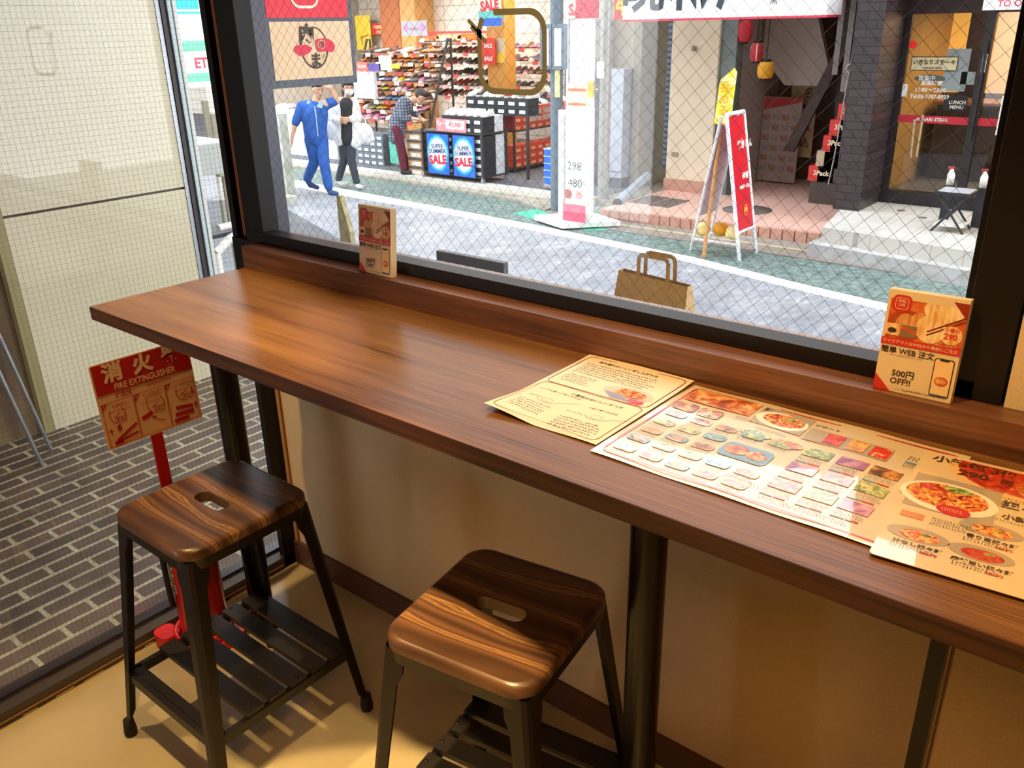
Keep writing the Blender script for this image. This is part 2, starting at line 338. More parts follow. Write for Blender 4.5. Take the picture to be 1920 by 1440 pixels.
m = MB(); m.box(-.38, .38, -.38, .38, -.036, -.03, mat('fill panel diffuser', '#ffd9a0', emit=('#ffb060', 2))); m.build('diffuser', pl)
l = area_light('fill_panel_lamp', (0, 0, -.04), .7, 20, (1, .43, .13), (0, 0, -1)); C.objects.link(l); l.parent = pl

# ================================================================ counter
ct = thing('window_counter', (1.65, -.3, 0), 'long walnut-coloured counter with a raised ledge along the window', 'counter')
m = MB(); m.box(.1145, 3.2, -.5235, -.12, .9705, 1.0, WALNUT); m.box(.1139, 3.2, -.5245, -.5235, .9705, .9995, EDGE_SHADE); m.box(.1135, .1145, -.524, -.12, .9705, .9995, EDGE_SHADE); m.box(.114, 3.2, -.12, -.001, .97, 1.0, WALNUT); m.build('countertop', ct, world=True)
m = MB(); m.box(.114, 1.838, -.12, -.001, 1.0, 1.0557, WALNUT2); m.box(1.838, 3.2, -.12, -.07, 1.0, 1.0557, WALNUT2); m.build('ledge', ct, world=True)
LEG = mat('dark brown steel pipe', '#130d0a', rough=.3, spec=.4)
for x in (.16, 1.395):
    m = MB(); m.cyl((x, -.25, .006), (x, -.25, .97), .032, LEG, n=32, cap=False); m.lathe([(0, .955), (.06, .955), (.06, .97), (0, .97)], LEG, (x, -.25, 0), 24); m.lathe([(.06, 0), (.06, .006), (0, .008)], LEG, (x, -.25, 0), 24)
    m.build('leg', ct, world=True)
m = MB(); m.box(1.84, 1.861, -.26, -.235, 0, .97, LEG); tag(m.build('leg', ct, world=True), 'slim black square bar leg')

# ---- things lying on the counter
PAPER = mat('cream paper', '#dcc69a', rough=.7); LAM = mat('laminated sheet', '#cdbb98', rough=.35, coat=1.0)
INK = mat('dark brown ink', '#3a2418', rough=.6); RED = mat('print red', '#c22b20', rough=.5); ORANGE = mat('print orange', '#d2591f', rough=.5)
def lamm(n, c): return mat(n + ' under laminate', c, rough=.35, coat=1.0)
LINK = lamm('brown ink', '#3a2418'); LRED = lamm('red', '#c93022'); LGREY = lamm('grey plate', '#a8977c'); LBLUE = lamm('blue', '#6a90ad'); LWHITE = lamm('white', '#eadfc4')
def lfood(n, cols, sc):
    mm = ramp_mat(n, cols, tex='noise', scale=sc, detail=3, distortion=1.5, rough=.35, coat=1.0); return mm
NOOD = lfood('noodle picture', [(.34, '#5a1c10'), (.45, '#c8431c'), (.55, '#e69a3e'), (.68, '#efc777')], 90)
SOUP = lfood('red soup picture', [(.35, '#8a1408'), (.5, '#b82a12'), (.62, '#c9451f'), (.7, '#e0a060')], 55)
GREEN = lfood('green dish picture', [(.35, '#4a6a20'), (.5, '#8ba048'), (.65, '#d8c888')], 70)
BROWN = lfood('brown dish picture', [(.35, '#5c3214'), (.5, '#a06a34'), (.65, '#d8ac68')], 60)
TEAL = lfood('blue dish picture', [(.35, '#3f6d86'), (.5, '#7fa6b0'), (.66, '#d9b492')], 60)
DUMP = lfood('dumpling picture', [(.35, '#8f3a14'), (.48, '#c8682a'), (.6, '#e3a45c'), (.7, '#efcf93')], 28)
PNOOD = ramp_mat('printed noodle picture', [(.34, '#6a2414'), (.45, '#c8522c'), (.55, '#e3a050'), (.68, '#8d9a50')], scale=80, detail=3, distortion=1.5, rough=.7)

def sheet(mb, M, w_, h_, m, nx=14, ny=10, z=lambda u, v: 0):
    o = mb.T; mb.T = o @ M
    vs = [(w_ * i / nx - w_ / 2, h_ * j / ny - h_ / 2, z(i / nx, j / ny)) for j in range(ny + 1) for i in range(nx + 1)]
    mb.add(vs, [(j * (nx + 1) + i, j * (nx + 1) + i + 1, (j + 1) * (nx + 1) + i + 1, (j + 1) * (nx + 1) + i) for j in range(ny) for i in range(nx)], m, True); mb.T = o
def words(mb, M, x, y, w_, sz, m, lines=1, gap=1.5, h=.0003, seed=0):
    """tiny running text, too small to read in the photograph: short strokes"""
    rnd = random.Random(seed)
    for l in range(lines):
        u = x; end = x + w_ * rnd.uniform(.8, 1)
        while u < end:
            q = sz * rnd.uniform(.5, .9)
            for _ in range(2):
                a, b = rnd.uniform(0, q), rnd.uniform(0, sz); 
                if rnd.random() < .6: mb.rect(M, u, y - l * sz * gap + b * .8, u + q, y - l * sz * gap + b * .8 + sz * .16, m, h)
                else: mb.rect(M, u + a * .7, y - l * sz * gap, u + a * .7 + sz * .15, y - l * sz * gap + sz, m, h)
            u += sz

# flyer: A4 portrait, text side up, one corner curled
fy = thing('paper_flyer', (1.29, -.271, 1.001), 'cream paper flyer with a lined border and one noodle bowl, left of the menus', 'flyer', rz=.0)
def fz(u, v): return .0012 + .010 * max(0, 1 - math.hypot((u - 0) * 2.2, (v - 0) * 3.2)) ** 1 + .0022 * math.sin(u * 9) * (1 - v) * .4 + .003 * max(0, .15 - (1 - v)) / .15 * (1 - abs(u - .5))
PT = mat('flyer paper', '#dccbaa', rough=.65)
m = MB(); sheet(m, Matrix.Identity(4), .212, .294, PT, 24, 24, fz); m.build('sheet', fy)
m = MB(); M = Matrix.Translation((0, 0, .0042)); H = 0
def bend(mb):      # drape the print over the sheet
    mb.v = [(x, y, fz(min(1, max(0, x / .212 + .5)), min(1, max(0, y / .294 + .5))) + .0005) for x, y, z in mb.v]
    return mb
RL = mat('flyer brown red line', '#8d3a28', rough=.7)
m.line(M, rr(-.098, -.139, .098, .0, .012), .0012, RL, closed=True); m.line(M, rr(-.098, .003, .098, .139, .012), .0016, RL, closed=True)
m.text(M, '担々麺のおいしい召し上がり方', -.01, .124, .0085, INK, bold=.01)
words(m, M, -.085, .108, .165, .0052, INK, 6, 1.7, 0, 1); words(m, M, -.085, .05, .06, .0045, INK, 5, 1.6, 0, 2)
m.text(M, '小籠包のおいしい食べ方', 0.02, -.018, .009, INK, bold=.01); m.text(M, 'レンゲを使って食べる方法', -.045, -.028, .0068, INK); m.text(M, '小皿で食べる方法', .05, -.045, .0068, INK)
words(m, M, -.085, -.085, .07, .0048, INK, 5, 1.7, 0, 3); words(m, M, .005, -.098, .085, .0052, INK, 5, 1.6, 0, 4); words(m, M, -.085, -.06, .03, .004, INK, 1, 1.6, 0, 5); words(m, M, .0, -.075, .03, .004, INK, 1, 1.6, 0, 6)
PB = mat('printed bowl', '#c3b49c', rough=.7); PB2 = mat('printed bowl side', '#8e8aa0', rough=.7)
m.ell(M, .045, .036, .046, .024, PB); m.poly(M, [(.005, .028), (.085, .028), (.065, .008), (.028, .008)], PB2); m.ell(M, .045, .036, .045, .021, PB); m.ell(M, .045, .037, .034, .0155, PNOOD)
m.poly(M, rr(.058, .006, .086, .022, .007), RED)
GL = mat('flyer sketch line', '#7d6a50', rough=.7)
for (cx, cy) in ((-.045, -.062), (.055, -.07)):
    m.line(M, [(cx + .02 * math.cos(a), cy + .01 * math.sin(a)) for a in [PI + PI * i / 8 for i in range(9)]] + [(cx + .05, cy + .018)], .0008, GL); m.line(M, [(cx + .01 * math.cos(a), cy + .007 * math.sin(a)) for a in [2 * PI * i / 10 for i in range(11)]], .0006, GL)
bend(m).build('printing', fy)

# glossy A3 menu
mn = thing('laminated_menu', (1.612, -.290, 1.0012), 'laminated menu crowded with small dish pictures, in the middle of the counter', 'menu', rz=-.014)
m = MB(); sheet(m, Matrix.Identity(4), .422, .302, LAM, 40, 16, lambda u, v: .0012 + .0006 * math.sin(u * 17 + v * 3) + .0005 * math.sin(v * 11 - u * 5)); m.build('sheet', mn)
m = MB(); M = Matrix.Identity(4)
m.line(M, rr(-.200, -.140, .202, .140, .012), .003, LRED, closed=True)
BACKING = lamm('dish backing', '#b9a27c')  # tan backing printed behind the dish pictures
m.rect(M, -.196, .086, -.084, .139, DUMP); m.ell(M, -.165, .11, .022, .017, lamm('dumpling cream', '#e3b678'), .0001); m.ell(M, -.118, .112, .028, .016, _m['dumpling cream under laminate'], .0001); m.line(M, [(-.12, .1), (-.086, .112)], .003, BROWN, .0002)
for x in (-.178, -.136): m.poly(M, rr(x - .019, .047, x + .019, .077, .008), BROWN, .0001); m.ell(M, x - .006, .062, .009, .009, DUMP, .0002, 12); m.ell(M, x + .009, .062, .008, .008, DUMP, .0002, 12)
fo = [BROWN, TEAL, GREEN, BROWN, DUMP, GREEN, BROWN]
for j in range(5):
    for i in range(5):
        x = -.176 + i * .042; y = .028 - j * .036
        if (i in (3, 4) and j in (1, 2)): continue
        m.poly(M, rr(x - .017, y - .0085, x + .017, y + .0115, .007), BACKING if (i + j) % 3 else LBLUE, .0001); m.ell(M, x, y + .001, .0145, .0085, fo[(i * 3 + j * 2) % 7], .0002, 16); words(m, M, x - .0165, y - .0145, .033, .0034, LINK, 2, 1.35, .0001, i * 9 + j)
m.poly(M, rr(-.070, -.052, .002, -.004, .012), LBLUE, .0001); m.ell(M, -.048, -.026, .018, .015, DUMP, .0002); m.ell(M, -.018, -.028, .014, .013, NOOD, .0002)
m.rect(M, -.078, .072, .002, .135, LGREY, .00005); m.ell(M, -.038, .101, .040, .027, LWHITE, .0001); m.ell(M, -.036, .103, .031, .020, NOOD, .0002); m.ell(M, -.028, .112, .011, .005, GREEN, .0003)
m.text(M, '麺', -.070, .125, .012, LINK, bold=.02, h=.0002); words(m, M, -.10, .076, .022, .0035, LINK, 3, 1.35, .0001, 50); words(m, M, -.06, .060, .05, .0035, LINK, 2, 1.4, .0001, 51)
m.ell(M, -.05, .038, .024, .011, GREEN, .0001); m.ell(M, .0, .036, .022, .011, NOOD, .0001); words(m, M, -.075, .022, .09, .0035, LINK, 2, 1.4, .0001, 52)
m.rect(M, .006, .066, .125, .108, LGREY, .00005); m.text(M, 'デザート', .025, .118, .010, LINK, bold=.01, h=.0001)
for x, mm in ((.046, lfood('strawberry picture', [(.4, '#9c1408'), (.55, '#d6351c'), (.7, '#e88a50')], 60)), (.079, lfood('mango picture', [(.4, '#b8761c'), (.55, '#e0a83c'), (.7, '#edcc78')], 60)), (.111, lfood('cherry picture', [(.45, '#c92a18'), (.55, '#e04a2c'), (.6, '#e8c48c')], 45))): m.rect(M, x - .0125, .070, x + .0125, .104, mm, .0002)
for i, x in enumerate((.045, .092, .136)):
    for j, y in enumerate((.025, -.030, -.085)):
        mm = [GREEN, lfood('pink picture', [(.4, '#8d4a78'), (.6, '#c890a0')], 40), BROWN][(i + j) % 3]
        if (i, j) == (2, 0): mm = lfood('drink picture', [(.4, '#3a1a0c'), (.5, '#a05a1c'), (.65, '#dca050')], 40)
        m.rect(M, x - .019, y - .006, x + .019, y + .021, mm, .0001); words(m, M, x - .019, y - .013, .038, .0034, LINK, 3, 1.35, .0001, 70 + i * 5 + j); m.rect(M, x - .019, y - .029, x - .002, y - .0255, LBLUE, .0001); m.rect(M, x - .001, y - .029, x + .015, y - .0255, LRED, .0001)
words(m, M, -.03, -.10, .05, .004, LINK, 4, 1.5, .0001, 88); words(m, M, .145, .1, .045, .005, LINK, 2, 1.5, .0001, 89); m.rect(M, .145, .081, .165, .086, LBLUE, .0001); m.rect(M, .166, .081, .18, .086, LRED, .0001); words(m, M, .145, .074, .045, .004, LINK, 2, 1.5, .0001, 90); words(m, M, .03, -.122, .12, .0042, LINK, 2, 1.5, .0001, 63)
m.v = [(x, y, .0022 + .0006 * math.sin((x / .422 + .5) * 17 + (y / .302 + .5) * 3) + .0005 * math.sin((y / .302 + .5) * 11 - (x / .422 + .5) * 5) + z) for x, y, z in m.v]
m.build('printing', mn)

# noodle menu (A4 portrait) lying over the first one
nm = thing('laminated_menu', (1.887, -.303, 1.0045), 'laminated menu with one big noodle bowl and the price 290 at the top', 'menu', rz=.072)
LAM2 = mat('laminated cream sheet', '#d6bd92', rough=.35, coat=1.0)
m = MB(); m.prism(rr(-.106, -.151, .106, .150, .006), -.0004, .0005, LAM2); m.build('sheet', nm)
m = MB(); M = Matrix.Translation((0, 0, .0008))
m.poly(M, [(-.068, .142), (-.071, .125), (-.066, .105), (-.052, .085), (-.03, .066), (-.005, .058), (.1, .06), (.1, .142)], _m['dumpling cream under laminate'], 0); m.poly(M, [(-.058, .142), (-.06, .125), (-.055, .107), (-.042, .09), (-.02, .075), (.1, .07), (.1, .142)], SOUP, .0001); m.ell(M, .045, .1, .035, .028, DUMP, .0002)
m.text(M, '小籠包 3個', -.092, .129, .0215, LINK, .0004, bold=.03, align='LEFT'); m.text(M, '290', -.057, .104, .022, LINK, .0004, bold=.04, align='LEFT', sx=1.1); m.text(M, '円', .0, .105, .016, LINK, .0004, bold=.02)
m.rect(M, -.1, -.018, .0, .076, LGREY, .00005); m.ell(M, -.055, .024, .056, .040, LWHITE, .0001); m.ell(M, -.057, .027, .047, .032, NOOD, .0002); m.ell(M, -.048, .05, .018, .008, GREEN, .0004); m.ell(M, -.074, .042, .018, .008, SOUP, .0003)
m.ell(M, -.044, -.006, .019, .0125, LRED, .0005); words(m, M, -.057, -.005, .026, .0028, LWHITE, 2, 1.6, .0007, 31)
m.text(M, '担々麺', .032, .045, .021, LINK, .0004, bold=.03); m.text(M, '小籠包', .027, .014, .0145, LINK, .0004, bold=.03); words(m, M, .002, .06, .06, .004, LINK, 1, 1.4, .0004, 32); words(m, M, .0, .001, .07, .004, LINK, 1, 1.4, .0004, 33)
m.rect(M, -.096, -.048, -.070, -.034, lamm('salmon', '#c77a4a'), .0002); words(m, M, -.062, -.037, .045, .0033, LINK, 4, 1.5, .0004, 34)
for (x, y, fm, tx) in ((-.064, -.086, NOOD, '汁なし担々麺'), (.004, -.030, NOOD, '香り旨担々麺'), (.002, -.089, SOUP, '麻辣旨い担々麺')):
    m.ell(M, x - .004, y + .002, .034, .0165, LGREY, .0001); m.ell(M, x - .002, y, .022, .0115, fm, .0003); m.ell(M, x + .004, y + .005, .006, .003, GREEN, .0004)
    m.text(M, tx, x, y - .0225, .0088, LINK, .0004, bold=.03); words(m, M, x - .028, y - .031, .05, .0036, LINK, 2, 1.4, .0004, int(x * 100 + 99)); m.text(M, '680円', x + .014, y - .034, .007, LRED, .0004, bold=.02)
m.build('printing', nm)

# ---- two stacks of flyers standing on the ledge
def card_stack(x, rz, lab):
    t = thing('flyer_stack', (x, -.0975, 1.0557), lab, 'flyer stack', None, rz)
    CP = mat('card front', '#d9c39c', rough=.4); ED = ramp_mat('card edges', [(.4, '#c9a570'), (.6, '#e2c590')], scale=8, stretch=(1, 220, 1), rough=.7)
    tilt = Matrix.Rotation(math.radians(-4.5), 4, 'X')
    m = MB(); m.T = tilt; m.box(-.0525, .0525, -.008, .008, 0, .148, ED); m.box(-.0525, .0525, -.0085, -.008, 0, .148, CP); m.build('cards', t)
    m = MB(); M = tilt @ faceS(-.0525, -.0088, 0); P = ramp_mat('card soup orange', [(.3, '#9c3a14'), (.5, '#c65a28'), (.7, '#d9803c')], scale=60, detail=2, rough=.45); Y = ramp_mat('card dumpling cream', [(.35, '#cf9250'), (.5, '#e2bd84'), (.65, '#efd8ac')], scale=70, stretch=(2, 1, .4), detail=2, rough=.45); Y2 = ramp_mat('card dumpling shade', [(.35, '#b8703a'), (.65, '#e0a868')], scale=90, stretch=(2.5, 1, .3), detail=2, rough=.45)
    m.rect(M, .004, .079, .105, .136, P); m.ell(M, .03, .1, .026, .022, mat('card bowl', '#a8431a', rough=.45), .0001); m.ell(M, .028, .1, .013, .017, Y2, .0002); m.ell(M, .047, .108, .013, .013, Y2, .00025); m.ell(M, .062, .1, .02, .02, Y, .0003, 20); m.ell(M, .075, .128, .026, .017, Y, .0002); m.rect(M, 0, .136, .105, .148, CP, .0003)
    m.poly(M, [(.085, .143), (.105, .143), (.105, .12)], mat('card dark red', '#8f2d1c', rough=.4), .0004)
    for k in (0, .005): m.line(M, [(.058, .096 - k), (.105, .124 - k)], .0022, mat('chopstick print', '#7a2a18', rough=.5), .0005)
    m.poly(M, rr(.007, .118, .032, .142, .007), RED, .0005); m.line(M, rr(.011, .122, .028, .138, .004), .0008, CP, .0007, True); m.text(M, '肉包\nLIFE', .0195, .1305, .0055, CP, .0007, bold=.01)
    m.rect(M, .003, .083, .022, .1, Y, .0005); m.ell(M, .0125, .09, .006, .004, INK, .0006); m.rect(M, .024, .083, .045, .1, mat('card photo', '#7d6a4a', rough=.5), .0005); m.line(M, [(.024, .096), (.045, .09)], .005, P, .0006)
    m.ell(M, .09, .096, .0135, .0135, Y, .0006, 20); m.text(M, '小籠包', .09, .103, .0065, RED, .0007, bold=.01); m.text(M, '290', .089, .094, .0115, RED, .0007, bold=.04)
    words(m, M, .06, .083, .036, .0028, CP, 2, 1.5, .0005, 5)
    m.rect(M, 0, .069, .105, .079, RED, .0005); m.text(M, 'テイクアウトはWEBから事前にご注文', .052, .074, .0058, CP, .0007, bold=.015)
    m.text(M, '簡単 WEB 注文', .038, .061, .0108, INK, .0003, bold=.02); words(m, M, .015, .0535, .045, .0022, INK, 1, 1.5, .0003, 6)
    m.text(M, '500円', .0375, .028, .0125, INK, .0003, bold=.02); m.text(M, 'OFF!!', .0355, .0165, .0125, INK, .0003, bold=.02)
    m.poly(M, [(0, 0), (.024, 0), (0, .024)], RED, .0003); words(m, M, .03, .004, .06, .0032, INK, 1, 1.5, .0003, 7)
    m.poly(M, rr(.075, .006, .101, .062, .004), mat('phone black', '#2b2226', rough=.4), .0004); m.poly(M, rr(.0763, .0072, .0997, .0605, .003), mat('phone screen', '#e8c68e', rough=.4), .0006); m.rect(M, .082, .0583, .094, .0607, INK, .0008); m.ell(M, .088, .029, .009, .007, P, .0008); m.rect(M, .0763, .018, .0997, .022, CP, .0007); m.rect(M, .0763, .0072, .0997, .0095, mat('phone blue', '#55627e', rough=.4), .0008)
    for q in (-.004, .003): m.ell(M, .088 + q, .029, .0035, .0035, Y, .0009, 10)
    m.build('printing', t)
card_stack(.598, -.03, 'stack of orange takeout flyers on the ledge near the left window corner')
card_stack(1.727, .02, 'stack of orange takeout flyers on the ledge against the right window post')

# ================================================================ stools
SEAT = ramp_mat('dark stained pine', [(.0, '#3a261b'), (.30, '#573d2c'), (.55, '#664834'), (.78, '#4d3525'), (.875, '#65482f'), (.90, '#a8804f'), (.92, '#54392a'), (.945, '#8d6a45'), (.965, '#4f3626'), (1.0, '#6a4c34')], tex='wave', scale=4.2, stretch=(.2, 1.1, 1), distortion=11, detail=3, rough=.34, second=(5, (1.4, 90, 90), .08), bump=.06)
EDGE = SEAT
def make_stool(loc, rz, lab):
    t = thing('stool', loc, lab, 'stool', None, rz); W, D, HS = .147, .157, .62
    # seat board: rounded square with a rounded slot, top edge eased
    m = MB(); n = 8; out = rr(-W, -D, W, D, .045, n); sl = rr(-.052, -.019, .052, .019, .0185, n); N = len(out)
    def ring(pts, z, off): return [(x * (1 - off / W), y * (1 - off / D), z) for x, y in pts]
    lv = [ring(out, HS - .024, 0), ring(out, HS - .007, 0), ring(out, HS - .002, .0035), ring(out, HS, .009), [(x, y, HS) for x, y in sl], [(x, y, HS - .024) for x, y in sl]]
    vs = [p for r in lv for p in r]; fs = []
    def bnd(j): return [(j * N + i, j * N + (i + 1) % N, (j + 1) * N + (i + 1) % N, (j + 1) * N + i) for i in range(N)]
    m.add(vs, bnd(0) + bnd(1) + bnd(2), SEAT, True); m.add(vs, bnd(3) + [(5 * N + i, 5 * N + (i + 1) % N, (i + 1) % N, i) for i in range(N)], SEAT); m.add(vs, bnd(4), SEAT, True)
    o = m.build('seat', t); 
    # metal apron under the seat
    m = MB(); a = ring(out, HS - .024, 0); b = ring(out, HS - .048, .002); m.add(a + b, [(N + i, N + (i + 1) % N, (i + 1) % N, i) for i in range(N)], BLACK, True)
    a2 = ring(out, HS - .024, .003); b2 = ring(out, HS - .048, .005); m.add(a2 + b2, [(i, (i + 1) % N, N + (i + 1) % N, N + i) for i in range(N)], BLACK, True)
    m.add(b + b2, [(i, N + i, N + (i + 1) % N, (i + 1) % N) for i in range(N)], BLACK); m.build('apron', t)
    FX, FY = .198, .208
    def at(z): k = 1 - z / (HS - .03); return (W - .012) + (FX - W + .012) * k, (D - .012) + (FY - D + .012) * k
    for sx in (-1, 1):
        for sy in (-1, 1):
            m = MB(); zs = [(HS - .026, .046), (HS - .07, .045), (HS - .095, .036), (.3, .032), (.06, .026), (.045, .019), (.012, .018)]; rings = []
            for z, wd in zs:      # folded sheet steel leg: L section with a rounded outer corner
                px, py = at(z); e = .006; c = .012
                prof = [(0 - wd, 0), (-c, 0), (-c * .3, -c * .3), (0, -c), (0, -wd), (-.004, -wd), (-.004 - e * .3, -c), (-c, -.004 - e * .3), (-wd, -.004)]
                rings.append([(sx * (px + .006 + q[0]), sy * (py + .006 + q[1]), z) for q in prof])
            K = 9; vs = [p for r in rings for p in r]
            fs = [(j * K + i, j * K + (i + 1) % K, (j + 1) * K + (i + 1) % K, (j + 1) * K + i) for j in range(len(rings) - 1) for i in range(K)]
            m.add(vs, fs, BLACK); m.add(rings[-1], [list(range(K))], BLACK); lg = m.build('leg', t)
            px, py = at(0.01); m = MB(); m.lathe([(0, 0), (.0145, 0), (.0155, .012), (.0135, .03), (.012, .045), (0, .045)], mat('black rubber', '#120e0c', rough=.8), (sx * (px - .003), sy * (py - .003), 0), 14); m.build('rubber_foot', lg)
    zs = .185; px, py = at(zs); px -= .004; py -= .004
    for s in (-1, 1):
        m = MB(); m.box(-px, px, s * py - .007, s * py + .007, zs - .018, zs + .005, BLACK); m.box(-px, px, s * (py - .018) - .012, s * (py - .018) + .012, zs + .003, zs + .005, BLACK); m.build('stretcher', t)
        m = MB(); m.box(s * px - .007, s * px + .007, -py, py, zs - .018, zs + .005, BLACK); m.build('stretcher', t)
    nS = 5; sw = .043; gp = .0145
    for i in range(nS):
        y0 = -py + .082 + i * (sw + gp)
        m = MB(); m.box(-px - .004, px + .004, y0, y0 + sw, zs + .005, zs + .017, mat('black stained slat', '#14100e', rough=.5, noise=(40, '#1b1512'))); 
        for sx in (-1, 1): m.lathe([(0, .019), (.004, .0185), (.005, .017)], BLACK, (sx * (px - .004), y0 + sw / 2, zs), 8)
        m.build('slat', t)
    return t
make_stool((.463, -.507, 0), .0, 'stool with dark stained wooden seat beside the fire extinguisher')
make_stool((1.197, -.412, 0), .155, 'stool with dark stained wooden seat half under the counter by its round centre leg')

# ================================================================ fire extinguisher on its red stand
RP = mat('extinguisher red', '#b31218', rough=.28, coat=.4); RS = mat('red plastic stand', '#d0161c', rough=.35)
es = thing('extinguisher_stand', (.105, -.40, 0), 'red floor stand with a fire extinguisher instruction sign on a red post', 'sign stand')
m = MB(); m.prism(rr(-.075, -.09, .09, .085, .03), 0, .03, RS); m.lathe([(.064, .03), (.078, .03), (.080, .052), (.073, .054), (.070, .045), (.066, .04)], RS, n=32); m.prism(rr(-.095, -.105, -.03, -.05, .02), .0, .045, RS); m.build('base', es)
m = MB(); M = Matrix.Rotation(-.06, 4, 'Y'); m.box(-.052, -.046, -.018, .012, .03, .70, RS); m.build('post', es)
sp = MB(); SGN = frame((-.043, -.005, .735), (.03, 1, 0), (-.06, 0, 1)); CRM = mat('sign cream', '#dfb48c', rough=.4); SR = mat('sign red', '#b3131a', rough=.4)
o_ = sp.T; sp.T = SGN; sp.prism(rr(-.125, -.1075, .125, .1075, .006), -.0025, 0, CRM); sp.T = o_; sg = sp.build('sign_plate', es)
m = MB(); M = SGN; h = .0008
m.rect(M, -.1215, .030, .1215, .1045, SR, h); W1 = mat('sign letter cream', '#e4c39a', rough=.4)
for ch, x in (('消', -.075), ('火', 0.0), ('器', .075)): m.text(M, ch, x, .077, .050, W1, h * 2, bold=.045)
m.text(M, 'FIRE EXTINGUISHER', .0, .0415, .0225, W1, h * 2, bold=.025, sx=.78)
m.text(M, '使用法', -.06, .0195, .014, SR, h, bold=.02); m.text(M, 'OPERATION', .03, .0205, .0115, SR, h, bold=.01)
for i, (x0, x1, jp, en) in enumerate(((-.1185, -.041, '安全栓を抜く', 'Pull out the safety pin'), (-.038, .0405, 'ホースをはずし\n火元に向ける', 'Direct nozzle at fire'), (.0435, .1185, 'レバーを握り締る', 'Squeeze the lever'))):
    m.line(M, [(x0, -.102), (x1, -.102), (x1, .008), (x0, .008)], .0012, SR, h, True); m.poly(M, [(x0, .008), (x0, -.008), (x0 + .016, .008)], SR, h); m.text(M, str(i + 1), x0 + .005, .003, .0085, W1, h * 2, bold=.02)
    m.text(M, jp, (x0 + x1) / 2 + .008, -.004, .0075, SR, h, bold=.015); m.text(M, en, (x0 + x1) / 2 + .002, -.017 - (.004 if i == 1 else 0), .006, SR, h, bold=.01)
def hand(m, cx, cy, s):
    for pts in ([(-.018, .028), (-.02, .01), (-.012, -.004), (0, -.008)], [(.012, .026), (.018, .018), (.018, .002)], [(-.008, .008), (.0, .012), (.006, .018)], [(-.006, -.004), (0, .004), (-.003, .008), (-.01, .006)]): m.line(M, [(cx + a * s, cy + b * s) for a, b in pts], .0018, SR, h)
    for k in range(3): m.line(M, [(cx + (.002 + k * .006 + .003 * math.cos(a)) * s, cy + (.0 + .007 * math.sin(a)) * s) for a in [2 * PI * q / 8 for q in range(9)]], .0015, SR, h)
hand(m, -.085, -.04, 1.0); m.ell(M, -.088, -.062, .0055, .0055, SR, h); m.rect(M, -.092, -.06, -.084, -.052, SR, h); m.line(M, [(-.1, -.09), (-.045, -.062)], .007, SR, h); m.line(M, [(-.1, -.094), (-.045, -.085)], .006, SR, h); m.rect(M, -.107, -.1, -.085, -.09, SR, h); m.line(M, [(-.109, -.062), (-.109, -.072)], .003, SR, h); m.poly(M, [(-.114, -.064), (-.104, -.064), (-.109, -.056)], SR, h)
hand(m, .012, -.045, 1.15); m.line(M, [(-.03, -.058), (-.002, -.05)], .011, SR, h); m.line(M, [(.0, -.062), (.012, -.075), (.03, -.08)], .002, SR, h); m.poly(M, [(-.006, -.058), (.006, -.062), (.0, -.068)], SR, h)
hand(m, .09, -.038, 1.1); m.line(M, [(.06, -.06), (.105, -.066)], .009, SR, h); m.line(M, [(.055, -.078), (.105, -.08)], .010, SR, h); m.rect(M, .05, -.098, .09, -.088, SR, h); m.line(M, [(.112, -.02), (.112, -.03)], .003, SR, h); m.poly(M, [(.107, -.03), (.117, -.03), (.112, -.038)], SR, h); m.line(M, [(.113, -.075), (.113, -.065)], .003, SR, h); m.poly(M, [(.108, -.066), (.118, -.066), (.113, -.058)], SR, h)
m.build('lettering', sg)
ex = thing('fire_extinguisher', (.108, -.398, .03), 'red fire extinguisher cylinder standing in the red stand behind the left stool', 'fire extinguisher')
m = MB(); m.lathe([(0, 0), (.06, 0), (.0625, .01), (.0625, .33), (.058, .36), (.04, .39), (.022, .405), (.018, .42), (0, .42)], RP, n=40); m.build('cylinder', ex)
m = MB(); LB = ramp_mat('extinguisher label', [(.45, '#3a3020'), (.5, '#bda87a'), (.6, '#d8c493')], scale=120, detail=2, rough=.4)
m.add([(.0632 * math.cos(a), .0632 * math.sin(a), z) for z in (.16, .30) for a in [math.radians(165 + 110 * i / 12) for i in range(13)]], [(i, i + 1, 14 + i, 13 + i) for i in range(12)], LB, True); m.build('label_sticker', ex)
m = MB(); m.lathe([(.018, .415), (.02, .44), (.012, .45), (0, .45)], BLACK); m.tube([(-.01, 0, .445), (.03, .02, .46), (.085, .04, .452)], .006, BLACK); m.tube([(-.01, 0, .455), (.03, .02, .48), (.08, .04, .485)], .006, BLACK); m.build('handle', ex)
m = MB(); m.tube([(0, -.02, .43), (-.01, -.05, .42), (-.015, -.072, .36), (-.012, -.074, .2), (-.012, -.072, .12)], .008, BLACK); m.build('hose', ex)
# ================================================================ outdoors: ground
I4 = Matrix.Identity(4)
def ground(name, poly, z0, z1, m):
    q = MB(); q.prism(poly, z0, z1, m); return struct(name, q)
ROAD = ramp_mat('worn asphalt', [(.36, '#777a80'), (.5, '#8d9096'), (.60, '#9da0a5'), (.70, '#cfd2d4')], scale=2.0, stretch=(1.6, .8, 1), detail=12, distortion=.4, rough=.6, second=(9, (3, .9, 1), .5), rot=(0, 0, .5))
ground('road', [(-40, -8), (14, -8), (14, 9.3), (-40, 9.3)], -.85, -.75, ROAD)
GRN = ramp_mat('teal painted lane', [(.35, '#50625e'), (.5, '#6b7d78'), (.65, '#81938d')], scale=18, detail=8, rough=.7)
far = [(-40, 8.6), (-11.1, 8.42), (-8.1, 8.33), (-5.7, 8.12), (-4.9, 7.75), (-3.86, 7.33), (-1.5, 7.31), (.43, 7.27), (3, 6.9), (14, 4.4)]
